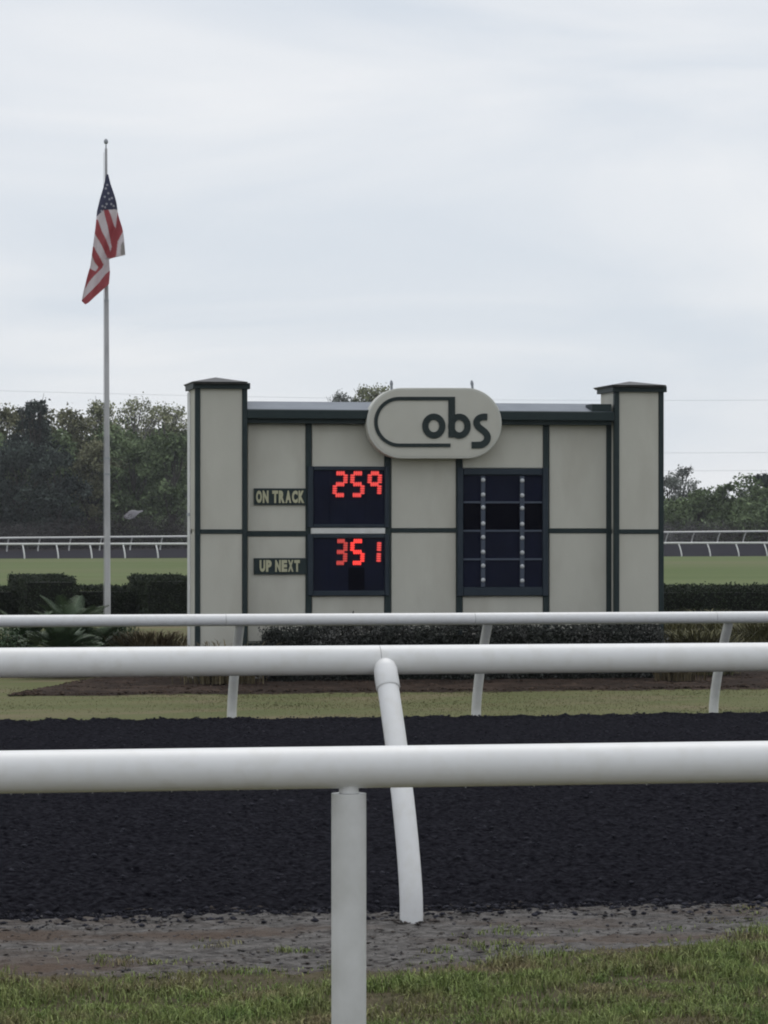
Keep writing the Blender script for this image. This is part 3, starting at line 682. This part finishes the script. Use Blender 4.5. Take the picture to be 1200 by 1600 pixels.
# clipped hedges behind the scoreboard
def hx(px, D): return cw(px, 900, D)
YH = 74.0
def xh(px): return rx(px, YH)
z_tall = zat(905, YH, 150); z_low = zat(922, YH, 150)
hedge('clipped_hedge', xh(38), xh(118), YH, YH + 5.5, LOW, z_tall, M['hedge'], 'tall clipped hedge block left of the flagpole, behind the cycad', 16000, .055)
hedge('clipped_hedge', xh(229), xh(300), YH, YH + 4.0, LOW, zat(904, YH, 250), M['hedge'], 'tall clipped hedge block between the flagpole and the scoreboard', 15000, .055)
hedge('clipped_hedge', xh(119.5), xh(227), YH + 1.6, YH + 3.2, LOW, z_low, M['hedge'], 'low clipped hedge linking the two taller hedge blocks', 8000, .055)
hedge('clipped_hedge', xh(-160), xh(30), YH + 1.6, YH + 3.4, LOW, z_low, M['hedge'], 'low clipped hedge running out of the picture on the left', 9000, .055)
hedge('clipped_hedge', rx(990, YH - 6), rx(1420, YH - 6), YH - 6, YH - 4, LOW, zat(921, YH - 6, 1120), M['hedge'], 'long low clipped hedge right of the scoreboard', 26000, .06, .07)
# dark shrubs along the foot of the scoreboard
hz1 = zat(984, YP - .6, 700)
bh = hedge('shrub_row', rx(424, YP - .75), rx(1031, YP - .75), YP - .75, YP - .2, LOW + .03, hz1, M['boardleaf'], 'dark untrimmed shrub row along the foot of the scoreboard', 30000, .045, .10)
# left end tapers into loose sprigs
P = ball(900, .2) * np.array([.2, .25, .26]) + np.array([rx(428, YP - .5), YP - .5, LOW + .52])
leafobj('foliage', P, rng.uniform(.03, .05, 900), M['boardleaf'], bh)

def tuft(px, py, D, h, w_, n, m, label, cat='grass tuft', name='grass_tuft'):
    c = cw(px, py, D); c.z = LOW; P = np.tile(np.array(c), (n, 1)); r = rng.normal(size=(n, 2)) * w_ * .28; P[:, :2] += r
    P[:, 2] = LOW + .04
    H_ = h * rng.uniform(.45, 1.1, n)
    a = np.arctan2(r[:, 1], r[:, 0]) + rng.normal(size=n) * .7; e = np.stack([np.cos(a), np.sin(a), 0 * a], -1) * (rng.uniform(.1, 1, n) * .75)[:, None]
    d = np.stack([-np.sin(a), np.cos(a), 0 * a], -1) * .5 * rng.uniform(.012, .026, n)[:, None]; up = np.array([0, 0, 1.]); V_ = []
    for t_, ww in ((0, 1), (.45, .9), (.8, .6), (1, .1)):
        c_ = P + H_[:, None] * (up * (t_ - .35 * t_ ** 3) + e * t_ ** 2); V_ += [c_ - d * ww, c_ + d * ww]
    V_ = np.stack(V_, 1).reshape(-1, 3); k = (np.arange(n) * 8)[:, None]
    Fc = np.concatenate([k + np.array([0, 1, 3, 2]), k + np.array([2, 3, 5, 4]), k + np.array([4, 5, 7, 6])], 1).reshape(-1, 4)
    root = empty(name, tuple(c), label, cat)
    tag(link('blades', npmesh(name, V_, Fc), m, root), kind='stuff'); return root
tuft(238, 1000, 46.5, .90, .9, 1500, M['tuftbrown'], 'brownish grass clump left of the scoreboard, between cycad and pillar')
tuft(345, 1000, 43.3, .82, .8, 420, M['tuftbrown'], 'thin brown twiggy clump in front of the left scoreboard pillar')
tuft(1090, 1000, 46, .92, .75, 1300, M['tuft'], 'broad olive grass clump right of the scoreboard, under the white rail')
tuft(1190, 1000, 50, 1.0, .9, 1200, M['tuft'], 'olive grass clump at the right edge of the picture')
tuft(1055, 930, 56, .86, .7, 500, M['tuft'], 'feathery grass plume against the low hedge, nearest the right pillar')
tuft(1110, 930, 57, .95, .8, 500, M['tuft'], 'feathery grass plume in the middle of the low hedge on the right')
tuft(1150, 930, 58, .80, .7, 380, M['tuft'], 'short feathery grass plume against the right end of the low hedge')
tuft(1060, 1040, 44.0, .30, .5, 300, M['bitgrass'] if 'bitgrass' in M else M['tuftbrown'], 'small dead clump in the mulch right of the pale block')

def cycad(px, D, h, rad, nf, label, arch=.7):
    c = cw(px, 900, D); c.z = LOW; root = empty('cycad', tuple(c), label, 'plant')
    MB().tube([c + Vector((0, 0, -.05)), c + Vector((0, 0, h * .2)), c + Vector((0, 0, h * .32))], [.13, .14, .09], 10).build('trunk', M['twig'], root, True)
    for i_ in range(nf):
        a = i_ * 2.39996 + random.uniform(-.2, .2); el = R(random.uniform(12, 80)) ; Ln = rad * random.uniform(.85, 1.15)
        d = Vector((math.cos(a), math.sin(a), 0)); p = c + Vector((0, 0, h * .32)); pts = [p.copy()]; e_ = el; ns = 9
        for k in range(ns):
            p = p + (d * math.cos(e_) + Vector((0, 0, math.sin(e_)))) * Ln / ns; e_ -= arch * random.uniform(.06, .14) * (1.6 - el * .5); pts.append(p.copy())
        V_, F_ = [], []; mbf = MB(); mbf.tube(pts, [.010 * (1 - k / (ns + 1)) + .002 for k in range(ns + 1)], 4, False)
        for k in range(30):
            t = .12 + .88 * k / 30; q = t * ns; j = min(int(q), ns - 1); b_ = pts[j].lerp(pts[j + 1], q - j); tg = (pts[j + 1] - pts[j]).normalized()
            sdv = tg.cross(Vector((0, 0, 1))); sdv = sdv.normalized() if sdv.length > .05 else Vector((-d.y, d.x, 0)); upv = sdv.cross(tg)
            ll = .20 * math.sin(math.pi * (.12 + .85 * t)) + .03
            for s_ in (-1, 1):
                tip = b_ + (sdv * s_ * .8 + tg * .55 + upv * .25) * ll; wv = tg * .011
                mbf.add([b_ - wv, b_ + wv, tip + wv * .3, tip - wv * .3], [(0, 1, 2, 3)])
        mbf.build('frond', M['cycad'], root)
    return root
cycad(108, 52, 1.0, .82, 34, 'feathery green cycad in front of the tall left hedge block', .6)
cycad(40, 47, .95, .70, 34, 'low spreading cycad at the left, half behind the white rails', 1.0)
cycad(150, 46.5, .95, .70, 34, 'low spreading cycad nearest the flagpole, half behind the white rails', 1.0)
cycad(95, 45.5, .85, .66, 32, 'low dark cycad in the middle of the left bed', 1.0)

def shrub(px, D, h, w_, m, label, n=2600, leaf=.05):
    c = cw(px, 900, D); c.z = LOW; root = empty('shrub', tuple(c), label, 'shrub'); mbs = MB()
    for k in range(9):
        a = k * 2.4; mbs.tube([c + Vector((0, 0, -.03)), c + Vector((math.cos(a) * w_ * .3, math.sin(a) * w_ * .3, h * .75))], [.012, .004], 5)
    mbs.build('stems', M['twig'], root); P = []
    for k in range(12):
        a = rng.uniform(0, 6.28); rr = w_ * .36 * rng.uniform(.1, 1); P.append(np.array([c.x + math.cos(a) * rr, c.y + math.sin(a) * rr, LOW + h * rng.uniform(.3, .85)]) + ball(n // 12, .2) * h * .26)
    leafobj('foliage', np.concatenate(P), rng.uniform(.6, 1.4, n // 12 * 12) * leaf, m, root, .4); return root
shrub(8, 46, .8, .8, M['cycad'], 'leafy green shrub at the left edge of the picture, under the white rail')
shrub(186, 47, .78, .7, M['cycad'], 'leafy green shrub right of the cycads, beside the foot of the flagpole')
shrub(1150, 47.5, .62, .7, M['tuft'], 'small olive shrub between the two grass clumps on the right', 1600)

# ------------------------------------------------------------------ flagpole and flag
DP = 60.0; fb = cw(168, 1004, DP); fb.z = LOW
def fp(py, px=167): return atY(px, py, fb.y)
fpo = empty('flagpole', tuple(fb), 'tall grey metal flagpole standing left of the scoreboard', 'flagpole')
sh = [(1010, .062), (960, .061), (740, .058)]
def polept(py):   # pole leans by almost nothing; x from the photo
    return atY(168.2 - (1000 - py) / 780 * 2.6, py, fb.y)
for a, b, ra, rb in ((1012, 741, .060, .056), (740.5, 716, .055, .055), (715.5, 470, .052, .044), (469.5, 232, .040, .024)):
    MB().tube([polept(a), polept(b)], [ra, rb], 20).build('pole_section', M['pole'], fpo, True)
for y_ in (741, 716, 470): MB().tube([polept(y_ + 1.5), polept(y_ - 1.5)], .060 if y_ > 500 else .047, 16).build('collar', M['alu'], fpo, True)
pc = polept(221)
MB().tube([polept(232), polept(226)], .012, 8).build('finial_stem', M['alu'], fpo, True)
MB().tube([pc + Vector((0, 0, z)) for z in (-.055, -.045, -.02, .015, .04, .055)], [.010, .028, .042, .04, .024, .006], 14).build('finial', M['alu'], fpo, True)
MB().tube([polept(960) + Vector((-.075, 0, 0)), polept(238) + Vector((-.045, -.02, 0))], .004, 5).build('halyard', M['pole'], fpo, True)
# flag: limp cloth, folded on itself
def cr_(x, y): return (80 + x / 5.333, 200 + y / 5.333)
LE = [(390, 456), (500, 430), (600, 400), (700, 375), (850, 358), (1000, 340), (1150, 325), (1230, 302), (1330, 276), (1440, 255), (1468, 285)]
RE = [(390, 472), (470, 490), (560, 520), (640, 545), (740, 566), (830, 584), (930, 600), (1062, 613), (1078, 560), (1092, 482), (1200, 485), (1305, 474), (1345, 430), (1455, 312), (1468, 288)]
NV, NU = 240, 64
yy = np.linspace(390, 1468, NV); le = np.interp(yy, *zip(*LE)); re = np.interp(yy, *zip(*RE)); uu = np.linspace(0, 1, NU)
FX = le[:, None] * (1 - uu) + re[:, None] * uu; FY = np.repeat(yy[:, None], NU, 1)
FX += 3 * np.sin(FY / 60) * np.sin(np.pi * uu)[None]
def inpoly(x, y, poly):
    ins = np.zeros(x.shape, bool); j = len(poly) - 1
    for i_ in range(len(poly)):
        xi, yi = poly[i_]; xj, yj = poly[j]
        ins ^= ((yi > y) != (yj > y)) & (x < (xj - xi) * (y - yi) / (yj - yi + 1e-9) + xi); j = i_
    return ins
WH = (.78, .73, .76); RD = (.52, .14, .16); NVY = (.085, .088, .15); GR = (.45, .42, .42)
C = np.tile(np.array(WH), (NV, NU, 1))
polys = [
 (RD, [(430, 690), (470, 680), (515, 790), (540, 835), (555, 700), (620, 740), (590, 870), (548, 950), (530, 1100), (480, 1085), (505, 990), (495, 930)]),
 (RD, [(340, 770), (378, 770), (420, 870), (485, 990), (505, 1090), (470, 1080), (400, 950), (345, 880)]),
 (RD, [(330, 990), (352, 1000), (420, 1110), (440, 1140), (395, 1160), (360, 1120), (325, 1050)]),
 (RD, [(300, 1165), (340, 1180), (370, 1195), (400, 1150), (440, 1125), (430, 1160), (350, 1240), (310, 1290), (285, 1340), (295, 1220)]),
 (RD, [(490, 1190), (490, 1320), (430, 1350), (300, 1475), (240, 1450), (300, 1390), (400, 1290), (455, 1215)]),
 (GR, [(572, 985), (592, 950), (606, 1000), (608, 1060), (575, 1066)]),
]
for c_, pl_ in polys: C[inpoly(FX, FY, pl_)] = c_
cant = FY < np.interp(FX, [360, 375, 430, 545, 600], [755, 742, 690, 680, 690]); C[cant] = NVY
for sx, sy in [(450, 510), (470, 550), (440, 580), (480, 600), (515, 655), (455, 640), (420, 660), (495, 640), (410, 700), (443, 668), (462, 480), (500, 590)]:
    st = ((FX - sx) / 9) ** 2 + ((FY - sy) / 9) ** 2 < 1; C[st & cant] = (.50, .50, .55)
dep = .10 * np.sin((FX - 460) / 42 + FY / 130) * np.clip((FY - 390) / 260, .05, 1) + .05 * np.sin(FX / 19 + FY / 75) * np.clip((FY - 420) / 300, 0, 1) - .09
dep += .06 * np.clip((FY - 1095) / 60, 0, 1) * np.where(FX > 0, 1, 1)
V_ = np.zeros((NV, NU, 3)); Yf = fb.y - .16
for a_ in range(NV):
    for b_ in range(NU):
        q = atY(80 + FX[a_, b_] / 5.333, 200 + FY[a_, b_] / 5.333, Yf); V_[a_, b_] = (q.x, q.y + dep[a_, b_], q.z)
i_ = (np.arange(NV - 1)[:, None] * NU + np.arange(NU - 1)[None, :]).ravel()
mef = npmesh('flag', V_.reshape(-1, 3), np.stack([i_, i_ + NU, i_ + NU + 1, i_ + 1], -1))
at_ = mef.color_attributes.new('print', 'FLOAT_COLOR', 'POINT'); at_.data.foreach_set('color', np.concatenate([C.reshape(-1, 3), np.ones((NV * NU, 1))], 1).astype(np.float32).ravel())
mf = bpy.data.materials.new('flag_cloth'); mf.use_nodes = True; t_ = mf.node_tree; p_ = t_.nodes['Principled BSDF']; p_.inputs['Roughness'].default_value = .9
an = t_.nodes.new('ShaderNodeAttribute'); an.attribute_name = 'print'; t_.links.new(an.outputs['Color'], p_.inputs['Base Color'])
tr_ = t_.nodes.new('ShaderNodeBsdfTranslucent'); t_.links.new(an.outputs['Color'], tr_.inputs['Color']); ms_ = t_.nodes.new('ShaderNodeMixShader'); ms_.inputs[0].default_value = .4
t_.links.new(p_.outputs[0], ms_.inputs[1]); t_.links.new(tr_.outputs[0], ms_.inputs[2]); t_.links.new(ms_.outputs[0], t_.nodes['Material Output'].inputs[0])
fl = link('flag', mef, mf, None, True); tag(fl, 'limp red, white and blue striped flag hanging from the flagpole', 'flag')
sm = fl.modifiers.new('cloth', 'SOLIDIFY'); sm.thickness = .004

# ------------------------------------------------------------------ trees
def tree(name, px, ptop, D, wpx, m, bark, label, seed, dense=1.0, base_frac=.25, leaf=.30, jag=0, lob=26, nl=9000, zb=0.2):
    r_ = np.random.default_rng(seed); top = cw(px, ptop, D); s = F / D; wd = wpx / s; h = top.z - zb
    root = empty(name, (top.x, top.y, zb), label, 'tree')
    c0 = np.array([top.x, top.y, zb]); lobes = []
    for k in range(lob):
        t = r_.uniform(base_frac, 1) if k > 2 else 1.0
        env = math.sin(math.pi * min(1, .28 + .72 * (1 - (t - base_frac) / (1 - base_frac)) ** .8 * .9)) if not jag else (1 - t) * .5 + .55
        a = r_.uniform(0, 6.28); rr = wd * .5 * env * r_.uniform(.25, .95) if k > 2 else wd * .22 * r_.uniform(0, 1)
        lr = wd * r_.uniform(.10, .20) * (1 if not jag else 1.15 - .55 * t)
        lobes.append((c0 + np.array([math.cos(a) * rr, math.sin(a) * rr, h * t - lr * .9]), lr))
    mt = MB(); tr = .022 * h + .06; sw = r_.uniform(-.4, .4, 2)
    tk = [Vector(c0) + Vector((sw[0] * t, sw[1] * t, h * t * .8)) for t in (0, .2, .45, .7, 1)]
    tk[0].z -= .3; mt.tube(tk, [tr, tr * .85, tr * .65, tr * .42, tr * .15], 8)
    trunk = mt.build('trunk', bark, root, True)
    ml_ = MB()
    for lc, lr in lobes:
        t = min(max((lc[2] - zb) / h - .22, .12), .9) / .8 * .8; q = t * 4 / 1.0; j = min(int(q), 3); a = tk[j].lerp(tk[j + 1], min(q - j, 1)); b = Vector(lc)
        mid = a.lerp(b, .5) + Vector((r_.uniform(-.4, .4), r_.uniform(-.4, .4), -.25)); ml_.tube([a, mid, b], [tr * .34, tr * .22, tr * .08], 5)
        for _ in range(3):
            e = b + Vector(r_.normal(size=3)) * lr * .7; ml_.tube([mid.lerp(b, .6), e], [tr * .10, tr * .04], 4)
    ml_.build('limbs', bark, root)
    Ps = []; vol = np.array([l[1] ** 2 for l in lobes]); ks = (vol / vol.sum() * nl * dense).astype(int)
    for (lc, lr), k in zip(lobes, ks):
        # each lobe is itself made of small sprays
        ns = 10; sprays = lc + ball(ns, .4) * lr * np.array([1, 1, .75]); w_ = r_.integers(0, ns, k)
        Ps.append(sprays[w_] + r_.normal(size=(k, 3)) * lr * .26)
    P = np.concatenate(Ps); leafobj('crown', P, r_.uniform(.6, 1.35, len(P)) * leaf, m, root, .7)
    return root
tree('tree', 8, 632, 330, 120, M['leaf_brown'], M['bark'], 'olive-brown tree at the left edge of the picture', 1, nl=8000)
tree('tree', 54, 624, 318, 104, M['leaf_dark'], M['bark'], 'dark blue-green tree with a jagged top left of the flagpole', 2, jag=1, nl=15000, lob=70, leaf=.26)
tree('tree', 106, 640, 326, 120, M['leaf_brown'], M['bark'], 'brownish olive tree between the dark jagged tree and the flagpole', 23, nl=12000, lob=44)
tree('tree', 150, 627, 332, 84, M['leaf_olive'], M['bark'], 'airy olive tree directly behind the flagpole', 4, dense=.6, nl=7000, leaf=.26)
tree('tree', 212, 622, 330, 112, M['leaf_olive'], M['palebark'], 'tallest airy olive oak between flagpole and scoreboard', 5, dense=.55, nl=9000, leaf=.26, lob=34)
tree('tree', 262, 632, 334, 90, M['leaf_olive'], M['palebark'], 'thin-crowned pale tree just left of the scoreboard', 6, dense=.55, nl=7000, leaf=.25)
tree('tree', 30, 690, 305, 130, M['leaf_dark'], M['bark'], 'broad low dark tree in front at the far left', 7, nl=12000, lob=30, base_frac=.08)
tree('tree', 95, 705, 303, 110, M['leaf_dark'], M['bark'], 'low dark tree in front of the brownish olive tree', 8, nl=11000, base_frac=.08)
tree('tree', 145, 690, 308, 90, M['leaf_brown'], M['bark'], 'low brown-green tree in front, behind the flagpole', 9, nl=9000, base_frac=.1)
tree('tree', 205, 690, 306, 110, M['leaf_mid'], M['bark'], 'mid-green tree with dark gaps right of the flagpole', 10, nl=10000, base_frac=.12)
tree('tree', 270, 680, 304, 100, M['leaf_mid'], M['bark'], 'mid-green tree in front, touching the left scoreboard pillar', 11, nl=10000, base_frac=.1)
tree('tree', 532, 612, 340, 60, M['leaf_grey'], M['palebark'], 'sparse treetop showing above the scoreboard roof, left one', 12, dense=.3, nl=7000, leaf=.24, base_frac=.4)
tree('tree', 578, 601, 338, 78, M['leaf_olive'], M['bark'], 'sparse treetop showing above the roof beside the pill-shaped sign', 13, dense=.5, nl=8000, leaf=.25, base_frac=.4)
tree('tree', 1066, 728, 330, 62, M['leaf_grey'], M['bark'], 'thin round-topped grey-green tree right of the scoreboard', 14, dense=.4, nl=5000, leaf=.24, base_frac=.35)
tree('tree', 1040, 745, 326, 60, M['leaf_grey'], M['bark'], 'small sparse tree touching the right scoreboard pillar', 15, dense=.6, nl=5000, leaf=.24)
tree('tree', 1092, 766, 318, 80, M['leaf_mid'], M['bark'], 'low rounded green tree in the middle of the right-hand group', 16, nl=7000, base_frac=.08, leaf=.26)
tree('tree', 1136, 757, 320, 62, M['leaf_mid'], M['bark'], 'low green tree with two pointed tops in the right-hand group', 17, nl=6000, base_frac=.08, leaf=.26, jag=1)
tree('tree', 1166, 762, 328, 50, M['leaf_grey'], M['bark'], 'grey twiggy tree near the right edge of the picture', 18, dense=.6, nl=6000, leaf=.24, base_frac=.15)
tree('tree', 1197, 742, 322, 56, M['leaf_dark'], M['bark'], 'dark tree cut by the right edge of the picture', 19, nl=7000, base_frac=.08)
# woodland that cannot be told apart: both sides out of the frame and behind the board
Ps = []
for px in list(np.linspace(-700, -60, 26)) + list(np.linspace(-40, 290, 30)) + list(np.linspace(300, 1020, 34)) + list(np.linspace(1045, 1205, 14)) + list(np.linspace(1215, 2000, 32)):
    D = rng.uniform(315, 350); tp = rng.uniform(640, 690) if px < 600 else rng.uniform(690, 770)
    if 1030 < px < 1210: tp = rng.uniform(764, 790)
    if -50 < px < 295: tp = rng.uniform(644, 690)
    if 300 < px < 1020: tp = rng.uniform(690, 760) if px < 960 else rng.uniform(775, 790)
    c = np.array(cw(px, tp, D)); h = c[2]
    for k in range(10):
        lr = rng.uniform(1.2, 2.4); lc = np.array([c[0] + rng.normal() * 2.6, c[1] + rng.normal() * 2.0, rng.uniform(.8, max(h - lr * .8, 1.5))])
        Ps.append(lc + ball(520, .3) * lr)
P = np.concatenate(Ps); tag(leafobj('woodland', P, rng.uniform(.25, .6, len(P)), M['leaf_mid']), 'far woodland seen behind and beyond the scoreboard', 'woodland', kind='stuff')
# dry brush in front of the trees
Ps = []; Ss = []
for px in np.linspace(-500, 1800, 190):
    D = rng.uniform(276, 290) + (px - 100) * .026; base = .1
    hh = 2.2 + 1.3 * float(fbm(px / 110., 2.0, 91)) + (.7 if 170 < px < 300 else 0)
    c = np.array(cw(px, 829, D)); r_ = rng.uniform(1.3, 2.2)
    k = 900
    q = ball(k, .3); q[:, 2] = np.abs(q[:, 2]); Ps.append(np.array([c[0], c[1], base]) + q * np.array([r_, r_, hh])); Ss.append(rng.uniform(.10, .26, k))
P = np.concatenate(Ps); S = np.concatenate(Ss)
tag(leafobj('brush_thicket', P, S, M['brush'], None, .35), 'dark dry brush thicket along the foot of the distant trees', 'brush', kind='stuff')
# pale tarpaulin lying over something in the brush
c0_, c1_ = cw(193, 808, 287), cw(222, 798, 287); mt_ = MB(); rows_ = []
for i_ in range(9):
    t = i_ / 8; c = c0_.lerp(c1_, t); hh = .55 * math.sin(math.pi * min(t * 1.25, 1)) + .12
    rows_.append([c + Vector((0, y, z)) for y, z in ((-.8, -hh * .6), (-.4, hh * .35), (0, hh * .6), (.5, hh * .3), (.9, -hh * .5))])
mt_.add([p for r_ in rows_ for p in r_], [(i_ * 5 + j, (i_ + 1) * 5 + j, (i_ + 1) * 5 + j + 1, i_ * 5 + j + 1) for i_ in range(8) for j in range(4)] + [(0, 1, 2, 3, 4), (44, 43, 42, 41, 40)])
tag(mt_.build('tarpaulin', M['tarp'], None, True), 'pale grey sloping sheet lying in the brush right of the flagpole', 'tarpaulin')
# overhead wires with their poles beyond the frame
zs = [(648, 629), (700, 711), (725, 739)]
pa, pb = cw(-420, 829, 345), cw(1650, 829, 345)
for (yl, yr), lab in zip(zs, ('topmost', 'middle', 'lowest')):
    a = atY(145, 617 if lab == 'topmost' else yl - 40, 345); a = cw(145, {'topmost': 618, 'middle': 700, 'lowest': 728}[lab], 345); b = cw(1120, yr, 345)
    d = (b - a); pts = [a + d * t + Vector((0, 0, .25 * ((t - .5) ** 2) * 4)) for t in np.linspace(-.58, 1.54, 26)]
    tag(MB().tube(pts, .014, 5).build('overhead_wire', M['wire'], None, True), '%s of the thin overhead wires crossing the sky behind the trees' % lab, 'wire', 'overhead wires')
for p_, lab in ((pa, 'left'), (pb, 'right')):
    up = empty('utility_pole', (p_.x, p_.y, 0), 'wooden utility pole carrying the wires, beyond the %s edge' % lab, 'utility pole')
    MB().tube([(p_.x, p_.y, -.5), (p_.x, p_.y, 16.5)], [.17, .12], 10).build('shaft', M['wood'], up, True)
    MB().box(p_.x - 1.1, p_.x + 1.1, p_.y - .14, p_.y - .01, 15.6, 15.75).build('crossarm', M['wood'], up)

# ------------------------------------------------------------------ thin haze
mh = bpy.data.materials.new('pale_air'); mh.use_nodes = True; th_ = mh.node_tree; th_.nodes.clear()
oh = th_.nodes.new('ShaderNodeOutputMaterial'); pv = th_.nodes.new('ShaderNodeVolumePrincipled'); pv.inputs['Color'].default_value = (.92, .95, 1, 1)
pv.inputs['Density'].default_value = .00016; pv.inputs['Anisotropy'].default_value = 0; th_.links.new(pv.outputs[0], oh.inputs['Volume'])
hz_ = MB().box(-420, 460, -60, 420, -2.2, 22).build('haze', mh); tag(hz_, kind='stuff')
